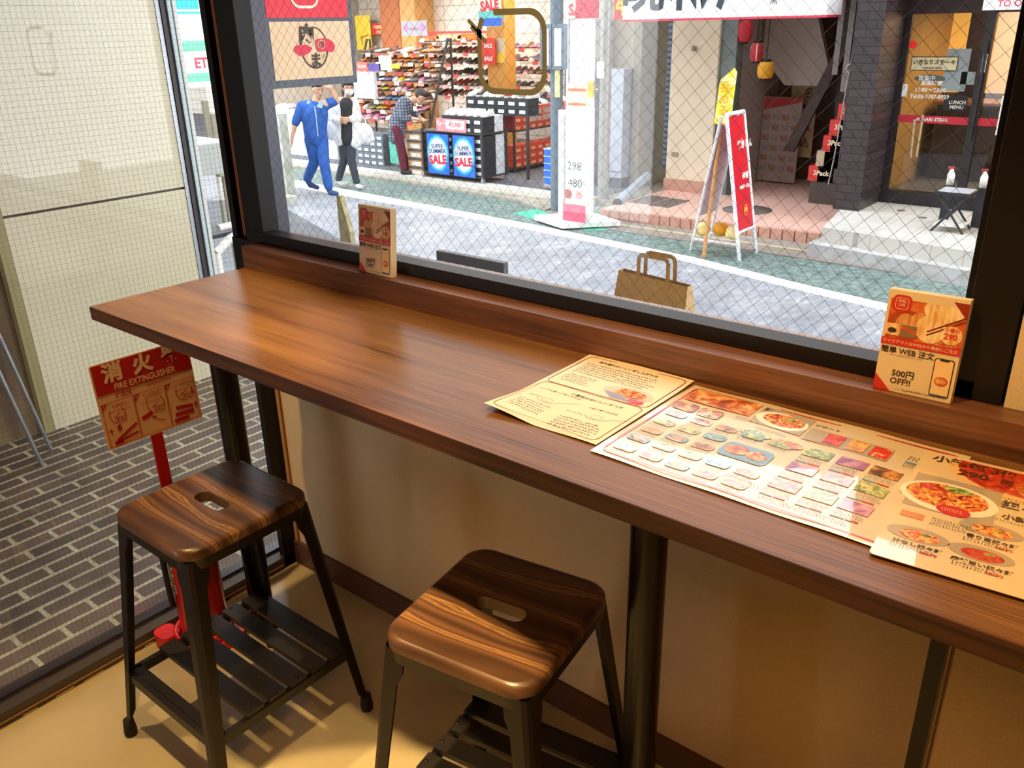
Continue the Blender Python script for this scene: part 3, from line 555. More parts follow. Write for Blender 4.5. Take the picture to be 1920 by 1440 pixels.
whf = [(14, 1.9), (3, 5.35), (.6, 6.12), (-.85, 6.42), (-2.16, 6.74), (-4.43, 7.05), (-6.55, 7.25), (-8.3, 7.42), (-10.2, 7.6), (-40, 8.0)]
ground('lane_strip', far + whf, -.75, -.746, GRN)
WL = mat('white road paint', '#f4f4f2', rough=.6, noise=(9, '#dedede', .2, .4))
near = [(x, y - (.36 if x < -8 else .24 if x < -3 else .19)) for x, y in whf][::-1]
ground('road_line', [(x, y) for x, y in whf] + near, -.75, -.745, WL)
CONC = ramp_mat('concrete kerb', [(.35, '#8f897c'), (.6, '#a8a294')], scale=9, detail=8, rough=.8)
ground('gutter', [(x, y) for x, y in far[:5]] + [(-4.9, 8.45), (-40, 8.95)], -.75, -.715, CONC)
ground('gutter', [(x, y) for x, y in far[4:]] + [(14, 6), (3, 7.6), (.5, 7.6), (-1.24, 8.0), (-3.7, 7.9), (-4.9, 8.2)], -.75, -.735, mat('brown grey gutter', '#938a80', rough=.7, noise=(7, '#847b72')))
ground('gutter', [(-4.2, 7.55), (-1.3, 7.56), (.5, 7.40), (3, 7.05), (3, 7.11), (.5, 7.46), (-1.3, 7.63), (-4.2, 7.62)], -.74, -.725, mat('yellowish drain edge', '#b5a98c', rough=.7))
ground('kerb', [(-40, 8.78), (-4.6, 8.40), (-4.6, 8.62), (-40, 9.0)], -.75, -.645, mat('bright kerb stone', '#d9d6cc', rough=.7, noise=(12, '#c4c0b4')))
MATF = mat('dark shop floor', '#6c6f74', rough=.6, noise=(8, '#5e6066'))
ground('shop_floor', [(-40, 8.9), (-4.6, 8.60), (-4.6, 13.5), (-40, 13.5)], -.75, -.65, MATF)
# small green patches of resin around the sign and pole foot
TEALP = mat('bright teal patch', '#3fb894', rough=.6)
ground('green_patch', [(-5.2, 7.45), (-5.1, 7.9), (-4.6, 7.8), (-4.7, 7.3)], -.749, -.741, TEALP); ground('green_patch', [(-4.2, 7.2), (-3.6, 7.65), (-3.4, 7.5), (-3.8, 7.15)], -.749, -.741, TEALP)
PINK = brick_mat('pink paving tiles', '#d9b0a0', '#d2a696', '#c09a8c', .3, .3, .006, rough=.5, offset=0, bump=.1)
ground('tiled_forecourt', [(-4.05, 7.82), (-1.3, 8.02), (-1.3, 11.35), (-3.3, 11.35), (-3.4, 9.6), (-4.05, 9.5)], -.75, -.62, PINK)
q = MB()
for i in range(20):
    x = -4.03 + i * .1375; q.box(x, x + .128, 7.775 + .2 * i / 20, 7.86 + .2 * i / 20, -.74, -.618, mat('pink kerb block', '#c99a86', rough=.6, noise=(14, '#b88a78')))
kb = tag(q.build('kerb_blocks'), kind='structure')
GT = brick_mat('grey porch tiles', '#cfccc4', '#c8c5bd', '#a9a69e', .3, .3, .005, rough=.4, offset=0, bump=.1)
ground('porch', [(-1.12, 7.56), (.48, 7.30), (3, 6.9), (6, 6.4), (6, 9.9), (-1.35, 9.9), (-1.3, 8.6)], -.60, -.45, GT)
ground('porch_step', [(-1.20, 7.9), (-1.20, 7.42), (.48, 7.18), (3, 6.75), (6, 6.2), (6, 8.2), (-1.20, 8.6)], -.75, -.60, mat('grey step stone', '#c4c4c8', rough=.5, noise=(8, '#aeaca6')))
PAV = brick_mat('worn clay pavers', '#6a5445', '#54453a', '#b5a886', .31, .1, .0105, rough=.55, noise=.8, bump=.5, rot=(0, 0, PI / 2))
ground('brick_passage', [(-6.2, -6), (-.085, -6), (-.085, .35), (-1.6, 2.6), (-6.2, 3.0)], -.75, -.70, PAV)
ground('dark_kerb_apron', [(-9.6, 5.6), (-8.75, 6.2), (-7.5, 5.72), (-5.9, 5.1), (-3.0, 3.6), (-6.2, 2.9)], -.75, -.735, mat('dark grey apron', '#63666a', rough=.5, noise=(6, '#54575c')))  # darker grey patch of ground beyond the passage

# ---- buildings near us (our own building, the beige one across the passage)
q = MB(); q.box(-3.25, -.1, .2, 1.7, 2.7, 9, mat('shading overhang', '#8d8476')); q.box(-3.25, 14, -7, .2, 2.75, 9, mat('outer facade', '#9a9186', rough=.9)); q.box(-.14, 4.75, -7, -4.32, -.75, 2.75, _m['outer facade']); q.box(4.72, 14, -4.3, .1, -.75, 2.75, _m['outer facade']); struct('wall_upper', q)  # the overhang above the passage is unseen, added to cut its daylight
BEI = mat('beige enamel panel', '#cfc6a8', rough=.32, noise=(1.2, '#c6bc9c'))
q = MB(); q.box(-3.45, -3.25, .56, 1.69, .628, 2.75, BEI); q.box(-3.45, -3.25, .56, 1.69, -.72, .612, BEI); q.box(-3.46, -3.27, .55, 1.68, .605, .635, mat('panel joint', '#4a3a34')); struct('wall_passage', q)
q = MB(); q.box(-4.1, -3.30, -6, .54, -.72, 2.75, ramp_mat('brown corrugated shutter', [(.3, '#3a2c1c'), (.5, '#5b452b'), (.7, '#7c6a46')], scale=2, stretch=(1, 3, .3), detail=3, rough=.6)); q.box(-3.45, -3.24, .50, .56, -.72, 2.75, mat('olive trim', '#8e8458', rough=.5)); q.box(-5.6, -3.46, -6, 1.69, -.72, 9, _m['outer facade']); struct('wall_passage_left', q)
q = MB()
for y0, mm in ((1.695, STEEL), (1.73, mat('dark pipe gap', '#3a3232', rough=.4)), (1.775, mat('pale blue plastic strip', '#b9cacc', rough=.3)), (1.81, mat('pale steel edge', '#d6d4cc', rough=.35))): q.box(-3.32, -3.25, y0, y0 + .026, -.72, 2.75, mm)
q.box(-3.4, -3.33, 1.69, 1.83, -.72, 2.75, _m['dark pipe gap']); struct('trim_3', q)
lg = thing('metal_frame', (-2.75, -.0, -.70), 'thin bare steel frame legs in the passage at the far left', 'frame')
for a in ((-.25, .42, .55), (-.10, .30, .55)): q = MB(); q.cyl((a[0], a[1], 0), (a[0] - .05, a[1] - .13, .95), .012, STEEL, n=8); q.build('leg', lg)
q = MB(); q.cyl((-.3, .29, .95), (-.15, .17, .95), .012, STEEL, n=8); q.build('crossbar', lg)

# ---- far end of the street, seen through the left pane
FS = thing('convenience_store_sign', (-10.2, 6.1, -.7), 'white shop front with green stripes and red letters far behind the left pane', 'shop sign')
q = MB(); q.box(-10.3, -10.05, 5.2, 7.4, .8, 3.2, mat('backlit white board', '#f6faf8', emit=('#f4fff8', .5))); q.box(-10.26, -10.1, 5.3, 5.42, -.7, .8, SLATE); q.build('board', FS, world=True)
M = faceE(-10.045, 0, 0); q = MB(); TG = mat('sign mint green', '#7fdcae', emit=('#7fdcae', .4))
q.rect(M, 5.2, 1.30, 7.4, 1.44, TG); q.rect(M, 5.2, .88, 7.4, 1.0, TG); q.rect(M, 5.9, 1.86, 6.3, 2.1, mat('sign cyan', '#49c9d0', emit=('#49c9d0', .4))); q.rect(M, 5.9, 1.80, 6.32, 1.83, _m['sign cyan'])
q.text(M, 'ET', 6.2, 1.13, .2, mat('sign red far', '#e0566a', emit=('#e0566a', .3)), .003, bold=.03); q.build('lettering', FS, world=True)
ab = thing('advertising_board', (-4.5, 2.76, -.75), 'beige curved-top board standing edge on behind the left pane', 'board')
q = MB(); BB = mat('beige board', '#a39c86', rough=.6); q.T = frame((-4.5, 2.72, .1), (-.8, .5, 0), (0, 0, 1)); q.prism([(-.28, .2), (.0, .34), (.1, .36), (.2, .25), (.22, -.2), (-.2, -.2)], -.012, .012, BB); q.T = Matrix.Identity(4)
q.prism([(-4.47, 2.66), (-4.44, 2.66), (-4.43, 2.70), (-4.46, 2.70)], .5, 1.05, BB); q.prism([(-4.47, 2.69), (-4.42, 2.70), (-4.42, 2.83), (-4.47, 2.82)], .45, .95, BB); q.cyl((-4.46, 2.76, -.75), (-4.46, 2.76, .5), .02, BB); q.build('panel', ab, world=True)
tb = thing('folding_table', (-4.1, 2.35, -.75), 'grey topped trolley on dark metal legs behind the left pane', 'trolley')
q = MB(); q.box(-4.5, -3.8, 2.05, 2.5, .58, .80, mat('pale grey plastic', '#b9bdb8', rough=.5)); q.build('top', tb, world=True)
DKM = mat('dark grey metal', '#4c4e56', rough=.5)
for (x, y) in ((-4.45, 2.1), (-4.45, 2.45), (-3.85, 2.1), (-3.85, 2.45)): q = MB(); q.cyl((x, y, -.75), (x, y, .58), .022, DKM, n=8); q.build('leg', tb, world=True)
q = MB(); q.box(-4.45, -3.85, 2.1, 2.45, .1, .13, DKM); q.box(-4.45, -3.85, 2.1, 2.45, -.3, -.27, DKM); q.build('shelf', tb, world=True)
pp = thing('pipe_bend', (-4.0, 2.42, -.75), 'white curved plastic pipe behind the corner post at ledge height', 'pipe')
q = MB(); pts = [(-3.75, 2.15 + .45 * t, .02 + .10 * math.sin(PI * t)) for t in [i / 8 for i in range(9)]]; q.tube(pts, .035, WHITE, 10); q.tube([(-3.75, 2.2, .2), (-3.75, 2.5, .21)], .025, WHITE, 8); q.tube([(-3.75, 2.15, .02), (-3.75, 2.15, -.75)], .035, WHITE, 10); q.build('pipe', pp, world=True)

# ---- projecting lightbox sign outside the window, top left
ps = thing('projecting_sign', (-.6, .74, 1.36), 'projecting sign with a red LIFE panel above a tan panel with a brush logo', 'sign')
q = MB(); q.box(-.63, -.60, .545, .935, 1.372, 2.05, mat('sign frame slate', '#4f545e', rough=.4)); q.box(-.64, -.595, .25, .545, 1.9, 1.93, _m['sign frame slate']); q.build('sign_frame', ps, world=True)
M = faceE(-.5985, 0, 0); q = MB(); q.rect(M, .566, 1.398, .915, 1.585, mat('sign tan panel', '#e6c49c', rough=.5)); q.build('lower_panel', ps, world=True)
q = MB(); q.rect(M, .560, 1.597, .915, 1.9, mat('sign bright red panel', '#e31f36', rough=.35)); q.build('upper_panel', ps, world=True)
q = MB(); LW = mat('sign letter white', '#f6ead2', rough=.5); PWH0 = mat('sign tan outline', '#ecd0ac'); BRN = mat('brush dark brown', '#4a3f34', rough=.6); RB = mat('brush red', '#d92744', rough=.5)
q.line(M, rr(.668, 1.631, .782, 1.79, .034), .0085, LW, .002, True); q.text(M, 'LIFE', .725, 1.667, .034, LW, .002, bold=.03)
cx, cy = .747, 1.499
q.line(M, [(cx + .0585 * math.cos(a), cy + .067 * math.sin(a)) for a in [math.radians(95 - 90 * i / 10) for i in range(11)]], .0045, BRN, .001); q.line(M, [(cx + .0585 * math.cos(a), cy + .067 * math.sin(a)) for a in [math.radians(160 + 205 * i / 14) for i in range(15)]], .0065, BRN, .001)
q.poly(M, [(.655, 1.492), (.660, 1.503), (.672, 1.510), (.690, 1.509), (.712, 1.510), (.728, 1.503), (.737, 1.497), (.726, 1.487), (.708, 1.478), (.690, 1.473), (.672, 1.478)], RB, .002); q.poly(M, [(.752, 1.520), (.762, 1.527), (.790, 1.529), (.815, 1.526), (.832, 1.516), (.841, 1.503), (.836, 1.49), (.825, 1.481), (.800, 1.486), (.775, 1.484), (.757, 1.489)], RB, .002)
q.text(M, '肉', .717, 1.538, .07, BRN, .003, bold=.035, rot=-.08); q.text(M, 'の', .778, 1.507, .04, PWH0, .003, bold=.02); q.text(M, 'の', .778, 1.507, .035, BRN, .0035, bold=.0); q.text(M, 'ま', .748, 1.455, .052, BRN, .003, bold=.03); q.text(M, '次', .783, 1.470, .014, BRN, .003)
q.build('lettering', ps, world=True)

# ---- menu board and paper bag just outside the glass
mbd = thing('menu_board', (-.13, 1.05, -.75), 'black framed menu board whose top edge shows outside above the window sill', 'menu board')
q = MB(); q.box(-.30, .04, 1.0, 1.025, -.1, .758, DKM); q.build('board_frame', mbd, world=True); q = MB(); q.rect(faceS(0, .999, 0), -.275, -.06, .02, .722, mat('board face', '#5d6a72', rough=.4)); q.build('board_face', mbd, world=True)
for x in (-.28, .02): q = MB(); q.cyl((x, 1.01, -.1), (x, 1.01, -.75), .012, DKM, n=8); q.cyl((x, 1.025, .6), (x, 1.3, -.75), .01, DKM, n=8); q.build('leg', mbd, world=True)
ot = thing('outdoor_stand', (.69, .97, -.75), 'slim dark stand under the brown paper bag outside the window', 'stand')
q = MB(); q.box(.5, .88, .82, 1.12, .5, .52, DKM); q.build('top', ot, world=True); q = MB(); q.cyl((.69, .97, -.75), (.69, .97, .5), .03, DKM); q.lathe([(0, 0), (.2, 0), (.2, .02), (0, .02)], DKM, (.69, .97, -.75)); q.build('pole', ot, world=True)
bg_ = thing('paper_bag', (.69, .97, .52), 'brown kraft paper carrier bag with flat handles outside the window', 'bag', rz=-.08)
KR = mat('kraft paper', '#bb9a6c', rough=.8, noise=(90, '#b09063'))
q = MB(); a, b = .15, .07; z1 = .30
q.add([(-a, -b, 0), (a, -b, 0), (a, b, 0), (-a, b, 0), (-.135, -.015, z1), (.125, -.012, z1 - .008), (.125, .012, z1 - .008), (-.135, .015, z1), (a - .012, 0, .12)], [(0, 1, 5, 4), (2, 3, 7, 6), (3, 0, 4, 7), (0, 3, 2, 1), (1, 8, 5), (1, 2, 8), (2, 6, 8), (8, 6, 5)], KR); q.build('bag_body', bg_)
for s, dy in ((-1, -.018), (1, .02)):
    q = MB(); p = [(-.055, z1 - .03), (-.055, z1 + .055), (-.045, z1 + .066), (.045, z1 + .066), (.055, z1 + .055), (.058, z1 - .03)]
    for (x0, zz0), (x1, zz1) in zip(p, p[1:]):
        q.T = faceS(0, dy, 0); q.line(I4, [(x0, zz0), (x1, zz1)], .013, KR, .0015); q.line(I4, [(x1, zz1), (x0, zz0)], .013, KR, -.0015); q.T = Matrix.Identity(4)
    q.build('handle', bg_)
sk = thing('pointed_stake', (-.86, 1.0, -.75), 'pale narrow pointed board standing outside in front of the man in blue', 'board')
q = MB(); PW = mat('pale weathered wood', '#cfc49c', rough=.7, noise=(30, '#a8a078')); q.T = frame((-.80, 1.0, 0), (.92, -.3, 0), (-.06, 0, 1)); q.prism([(-.075, -.75), (.10, -.75), (.055, .78), (-.015, .92), (-.05, .915), (-.06, .8)], -.01, .01, PW); q.build('board', sk, world=True)

# ---- stone gate post far left, behind the frame
gp = thing('stone_pillar', (-8.5, 6.4, -.75), 'pale grey marble gate pillar left of the man in blue', 'pillar')
STN = ramp_mat('pale marble', [(.35, '#a7a99c'), (.5, '#b9bbae'), (.7, '#cfd0c6')], scale=3, detail=8, rough=.4)
q = MB(); q.box(-9.12, -8.70, 6.32, 6.46, -.75, .467, STN); q.box(-8.66, -8.52, 6.34, 6.48, -.72, .467, STN); q.build('stone', gp, world=True)
q = MB(); q.box(-8.70, -8.66, 6.34, 6.46, -.74, .45, DKM); q.build('dark_joint', gp, world=True); q = MB(); q.prism([(-9.1, 5.95), (-8.3, 6.05), (-8.25, 6.3), (-9.1, 6.3)], -.75, -.64, STN); q.build('plinth', gp, world=True)

# ================================================================ facades across the street
UP = mat('upper facade', '#b3aca2', rough=.9)
for bx_, mm in (((-40, -4.65, 9.4, 13.6, 2.75, 6.4), UP), ((-4.65, -1.2, 9.5, 13.6, 2.11, 6.4), UP), ((-1.2, 14, 9.27, 13.6, 1.76, 6.0), mat('dark red brown fascia', '#3c2526', rough=.6)), ((-14.8, -14.4, 9.2, 13.5, -.65, 2.75), UP)): q = MB(); q.box(*bx_, mm); struct('wall_across', q)
# utility recess between the shoe shop and the beige pillar
q = MB(); q.box(-5.62, -5.18, 9.3, 13.5, -.65, 1.62, mat('white enamel panel', '#d6d7dc', rough=.4)); q.box(-5.66, -5.62, 9.28, 9.5, -.65, 2.7, STEEL); q.box(-5.18, -4.68, 9.75, 13.5, -.65, 2.7, mat('tan render', '#b5aa98', rough=.9)); struct('wall_side_panel', q)
q = MB(); q.box(-5.13, -4.7, 9.3, 9.74, -.5, .97, mat('grey blue steel cabinet', '#a3a9b4', rough=.45, noise=(6, '#979da8'))); q.box(-5.13, -4.7, 9.32, 9.74, -.65, -.5, DKM); cab = tag(q.build('utility_cabinet'), 'tall grey blue steel utility cabinet between the shoe shop and the dark alley', 'cabinet')
q = MB(); q.box(-5.13, -4.7, 9.295, 9.299, -.42, -.41, DKM); q.box(-5.12, -5.1, 9.29, 9.3, -.5, .95, DKM); q.build('door_seam', cab)
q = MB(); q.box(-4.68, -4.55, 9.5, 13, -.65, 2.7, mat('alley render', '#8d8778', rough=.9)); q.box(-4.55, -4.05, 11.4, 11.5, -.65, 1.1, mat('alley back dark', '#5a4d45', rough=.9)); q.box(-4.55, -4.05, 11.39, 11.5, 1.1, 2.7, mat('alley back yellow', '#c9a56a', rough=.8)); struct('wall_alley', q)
ground('alley_floor', [(-4.9, 8.5), (-4.05, 8.5), (-4.05, 11.5), (-4.9, 11.5)], -.75, -.66, CONC)
q = MB()
for k in range(26): q.box(-4.22, -4.16, 9.62, 9.66, -.3 + k * .075, -.26 + k * .075, mat('blue grey ribbed duct', '#5c6f86', rough=.5))
q.box(-4.215, -4.165, 9.63, 9.67, -.35, 1.7, mat('duct core', '#3c4a5e')); dct = tag(q.build('ribbed_duct'), 'blue grey ribbed duct running up the left side of the beige pillar', 'duct')
BP = mat('beige plaster', '#dbccb4', rough=.85, noise=(3, '#d2c3aa')); 
q = MB(); q.box(-4.06, -3.38, 9.45, 10.6, -.46, 2.2, BP); q.box(-4.08, -3.37, 9.43, 10.6, -.62, -.46, mat('salmon plinth', '#b98e7c', rough=.8)); struct('wall_pillar', q)
q = MB(); q.lathe([(0, 0), (.03, 0), (.035, .05), (.0, .07)], mat('grey beige fitting', '#8d8374')); wl_ = tag(q.build('wall_fitting'), 'small round fitting high on the beige pillar', 'wall fitting'); wl_.location = (-3.72, 9.42, 1.2)
q = MB(); q.box(-.05, .05, -.02, 0, -.02, .03, _m['grey beige fitting']); wl_ = tag(q.build('wall_socket'), 'small beige socket low on the beige pillar', 'socket'); wl_.location = (-3.93, 9.45, -.13)
q = MB(); q.box(-3.38, -3.16, 9.5, 9.7, -.62, 2.2, mat('grey green steel column', '#6d7a76', rough=.5, noise=(7, '#5d6866'))); struct('column_entrance', q)
# stairwell
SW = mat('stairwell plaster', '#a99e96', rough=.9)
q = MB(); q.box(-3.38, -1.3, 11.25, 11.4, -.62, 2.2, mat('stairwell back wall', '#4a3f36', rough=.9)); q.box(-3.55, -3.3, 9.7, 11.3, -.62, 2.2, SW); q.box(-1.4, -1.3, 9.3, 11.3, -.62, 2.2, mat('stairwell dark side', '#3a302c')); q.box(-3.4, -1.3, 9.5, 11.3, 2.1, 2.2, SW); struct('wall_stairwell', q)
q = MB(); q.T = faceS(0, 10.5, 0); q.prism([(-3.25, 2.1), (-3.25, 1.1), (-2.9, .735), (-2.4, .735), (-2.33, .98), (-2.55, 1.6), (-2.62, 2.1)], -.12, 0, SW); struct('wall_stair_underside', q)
q = MB(); q.T = faceS(0, 10.3, 0); q.poly(I4, [(0, 0), (0, 0), (0, 0)], BLACK) if 0 else None
q.prism([(-2.75, -.1), (-2.6, -.1), (-1.9, 1.5), (-2.05, 1.5)], -.06, 0, mat('dark brown beam', '#3a2a28', rough=.6)); q.prism([(-2.1, -.62), (-1.9, -.62), (-2.0, 2.1), (-2.3, 2.1)], -.5, -.2, _m['dark brown beam']); struct('trim_4', q)
q = MB()
for i, x in enumerate((-2.13, -2.0, -1.88, -1.76)): q.box(x, x + .07, 10.1, 10.12, .9 - .2 * (i % 2), 2.0, mat('grey vertical louvre', '#8c8580', rough=.6))
tag(q.build('louvre_screen'), 'grey vertical louvre strips above the stairs', 'screen')
# posters in the stairwell
nb = thing('menu_poster', (-3.05, 10.8, -.62), 'big menu poster with a red header on the stairwell wall', 'poster')
q = MB(); M = faceS(0, 10.75, 0); q.slab(M, -3.28, -.60, -2.72, .56, -.02, 0, mat('poster faded pink', '#a08c86', rough=.6)); q.build('poster_sheet', nb, world=True)
q = MB(); q.poly(M, [(-3.27, .38), (-2.73, .50), (-2.73, .56), (-2.73, .56), (-3.27, .47)][:3] + [(-3.29, .26)][:0] + [(-2.73, .56), (-3.27, .55)], mat('poster red header', '#a82a34'), .003)
for j in range(6):
    for i in range(4): q.rect(M, -3.27 + i * .14, .25 - j * .14, -3.16 + i * .14, .33 - j * .14, [mat('poster brown', '#8b6a5c'), mat('poster grey', '#857c7c')][(i + j) % 2], .003)
q.build('printing', nb, world=True)
kb_ = thing('hanging_board', (-2.77, 10.95, -.3), 'tan vertical board with black brushed characters at the stairwell back', 'sign')
q = MB(); M = faceS(0, 10.95, 0); q.slab(M, -2.97, -.26, -2.6, .72, -.02, 0, mat('tan board', '#a98f66', rough=.7)); q.build('board', kb_, world=True)
q = MB()
for i, ch in enumerate('名物煮込'): q.text(M, ch, -2.72, .6 - i * .22, .15, INK, .003, bold=.02)
q.build('lettering', kb_, world=True)
# lanterns
def lantern(x, z, r, hh, col, lab, stripes=None):
    t = thing('paper_lantern', (x, 9.6, z), lab, 'lantern', 'paper lanterns hanging by the stairwell')
    q = MB(); prof = [(r * .55, -hh / 2)] + [(r * math.sin(PI * (.18 + .64 * k / 12)) * (1 + .03 * (k % 2)), -hh / 2 * math.cos(PI * k / 12)) for k in range(1, 12)] + [(r * .55, hh / 2)]
    q.lathe(prof, col, n=20)
    if stripes: 
        for k in range(0, 20, 4):
            a0 = 2 * PI * k / 20; q.add([((rr_ + .002) * math.cos(a), (rr_ + .002) * math.sin(a), zz) for rr_, zz in prof for a in (a0, a0 + .16)], [(2 * j, 2 * j + 1, 2 * j + 3, 2 * j + 2) for j in range(len(prof) - 1)], stripes)
    q.build('lantern_shade', t)
    for s0, s1 in ((-hh / 2 - .02, -hh / 2 + .005), (hh / 2 - .005, hh / 2 + .03)): q = MB(); q.lathe([(0, s0), (r * .56, s0), (r * .56, s1), (0, s1)], BLACK, n=16); q.build('rim', t)
    q = MB(); q.cyl((0, 0, hh / 2), (0, 0, 2.1 - z), .006, BLACK, n=6); q.build('cord', t)
    q = MB(); q.cyl((0, 0, hh / 2), (0, 0, 2.1 - z), .006, BLACK, n=6); q.build('cord', t)
RL_ = mat('lantern red', '#c4242c', rough=.6, noise=(20, '#b01c26')); YL = mat('lantern yellow', '#d99a1e', rough=.6)
lantern(-3.12, 1.43, .105, .26, RL_, 'red paper lantern highest up under the white shop banner'); lantern(-2.93, 1.18, .08, .22, RL_, 'red and white striped lantern between the red and yellow ones', mat('lantern white', '#e0d8d0')); lantern(-2.79, .97, .105, .2, YL, 'yellow paper lantern, lowest of the hanging lanterns')
# beer crates up the stairs
def crate(x, z, lab, red=True):
    t = thing('drink_crate', (x, 9.75, z), lab, 'crate', 'crates stacked on the stairs')
    q = MB(); cm = mat('crate red', '#cf2b26', rough=.5) if red else mat('crate cream', '#b7a689', rough=.6); q.box(-.16, .16, -.15, .15, 0, .185, cm); q.build('crate_body', t)
    if red: q = MB(); q.text(faceS(0, -.152, 0), '3Pack', 0, .1, .085, mat('crate letter cream', '#f0d8b8'), 0, bold=.03); q.build('lettering', t)
STEP = mat('dark stair step', '#4a403a', rough=.8)
q = MB()
for i, (x, z) in enumerate(((-1.94, -.34), (-1.86, -.15), (-1.80, .03), (-1.74, .22), (-1.66, .41))): q.box(x - .12, -1.4, 9.6 + .0 * i, 9.95, -.62 if i == 0 else z - .2, z - .001, STEP)
struct('stair_steps', q)
crate(-1.94, -.34, 'red drink crate on the lowest step beside the brick column'); crate(-1.86, -.152, 'cream carton above the lowest red crate on the stairs', False); crate(-1.80, .035, 'red drink crate above the cream carton on the stairs'); crate(-1.74, .225, 'red drink crate second from the top of the stairs'); crate(-1.66, .415, 'red drink crate at the very top of the stairs')
# brick column of the steak restaurant
q = MB(); BK = brick_mat('dark brown glazed bricks', '#3e3537', '#342d30', '#221d1f', .21, .085, .006, rough=.35, rot=(PI / 2, 0, 0), bump=.8)
q.box(-1.385, -1.09, 8.56, 9.4, -.45, 1.75, BK); q.box(-1.42, -1.385, 9.0, 9.4, -.62, 1.75, STEP); struct('column_brick', q)
q = MB(); q.tube([(-1.42, 8.7, 1.6), (-1.42, 8.68, 1.15), (-1.47, 8.66, .1), (-1.5, 8.66, -.2)], .008, mat('grey cord', '#9b9890')); q.tube([(-1.42 + .035 * math.cos(a), 8.66, 1.05 + .045 * math.sin(a)) for a in [2 * PI * i / 8 for i in range(9)]], .008, _m['grey cord']); tag(q.build('rope'), 'thin grey rope hanging down the left side of the brick column', 'rope')
# restaurant front: frame, glass door, side pane
DB = mat('dark brown door frame', '#1f191c', rough=.35)
q = MB(); q.box(-1.2, -1.09, 9.26, 9.34, -.45, 1.62, DB); q.box(-1.2, 3, 9.26, 9.34, 1.58, 1.75, mat('dark maroon lintel', '#33191c', rough=.4)); q.box(-.28, -.19, 9.25, 9.33, -.45, 1.62, DB); q.box(-1.2, 3, 9.24, 9.34, -.45, -.30, DB); q.box(-1.09, -1.02, 9.27, 9.33, -.3, 1.6, DB)
dr = struct('door_1', q)
q = MB(); q.box(-1.02, -.28, 9.29, 9.30, -.3, 1.58, glass_mat('door glass', 1.5, (.9, .9, .88))); q.box(-.19, 3, 9.29, 9.30, -.3, 1.58, glass_mat('door glass')); q.build('glass_pane', dr)
q = MB(); M = faceS(0, 9.285, 0); q.rect(M, -1.05, .455, -.28, .535, mat('red band', '#c22536'), 0); q.rect(M, -.19, .455, 3, .535, _m['red band'], 0)
PWH = mat('print white', '#e8e4da'); q.text(M, 'IKINARI STEAK', -.66, .495, .05, PWH, .003, bold=.03, shear=.2); q.text(M, 'IKINARI', .13, .495, .05, PWH, .003, bold=.03, shear=.2)
q.rect(M, -.965, 1.01, -.495, 1.148, mat('cream name plate', '#dccfa6'), 0); q.line(M, [(-.965, 1.01), (-.495, 1.01), (-.495, 1.148), (-.965, 1.148)], .008, INK, .002, True); q.text(M, 'いきなりステーキ', -.73, 1.09, .055, INK, .003, bold=.03); q.text(M, 'IKINARI STEAK', -.73, 1.032, .028, INK, .003, bold=.02)
q.ell(M, -.75, .925, .16, .04, mat('green oval', '#4e5f58'), 0); q.text(M, '営業中', -.78, .925, .06, PWH, .003, bold=.02); q.text(M, '営業時間', -.72, .875, .052, PWH, .004, bold=.03, sx=1.1); q.text(M, '11:00～23:00', -.725, .805, .06, PWH, .003, bold=.03); q.text(M, 'Tel.03-5787-8929', -.725, .735, .058, PWH, .003, bold=.03, sx=.98)
q.rect(M, -1.075, .73, -.965, .862, PWH, 0); q.line(M, [(-1.02 + .025 * math.cos(a), .83 + .018 * math.sin(a)) for a in [2 * PI * i / 10 for i in range(11)]], .006, mat('sticker pink', '#d06a80'), .002)
q.rect(M, -.62, .8, -.38, 1.23, mat('pale blue notice', '#a8b4b8'), -.012); q.rect(M, -.44, .87, -.3, 1.0, mat('pale blue notice', ''), -.012); q.text(M, 'LUNCH\nMENU', -.43, .66, .05, PWH, .0, bold=.02); q.rect(M, -.57, .6, -.33, .76, mat('black notice', '#1d1818'), -.004)
q.ell(M, -.98, 1.27, .04, .04, mat('red round light', '#d61b22', emit=('#e02020', .6)), -.01)
q.build('lettering', dr)
q = MB(); q.cyl((-.74, 9.2, .1), (-.74, 9.2, .55), .014, mat('wooden handle', '#b49a78')); q.cyl((-.80, 9.2, .08), (-.82, 9.2, .5), .014, _m['wooden handle']); q.box(-.235, -.21, 9.2, 9.25, .3, 1.3, DB); q.build('handle', dr)
q = MB(); q.box(-.245, -.205, 9.235, 9.25, 1.0, 1.18, PWH); q.build('sticker', dr)
# inside of the restaurant
q = MB(); q.box(-1.4, 3.2, 12.6, 12.7, -.45, 2.2, mat('restaurant back wall', '#7d6048', rough=.8, noise=(1.6, '#4e3b30'))); q.box(-1.35, -1.25, 9.35, 12.6, -.45, 2.2, mat('restaurant left wall', '#b08a4c', rough=.8)); q.box(3.1, 3.2, 9.35, 12.6, -.45, 2.2, mat('restaurant side', '#6d5544')); q.box(-1.4, 3.2, 9.35, 12.7, 2.2, 2.3, SW); struct('wall_restaurant', q)
ground('restaurant_floor', [(-1.3, 9.3), (3.2, 9.3), (3.2, 12.7), (-1.3, 12.7)], -.75, -.44, mat('restaurant floor', '#6d6a6c', rough=.4, noise=(4, '#5c5a5c')))
cn = thing('restaurant_counter', (-.2, 11.4, -.44), 'dark wooden counter inside the steak restaurant behind the glass door', 'counter')
q = MB(); q.box(-1.1, .3, 11.2, 11.8, -.44, .5, mat('dark wood counter', '#3a2a22', rough=.5)); q.box(-1.15, .35, 11.15, 11.85, .5, .54, mat('wood counter top', '#8c5f38', rough=.4)); q.build('counter_body', cn, world=True)
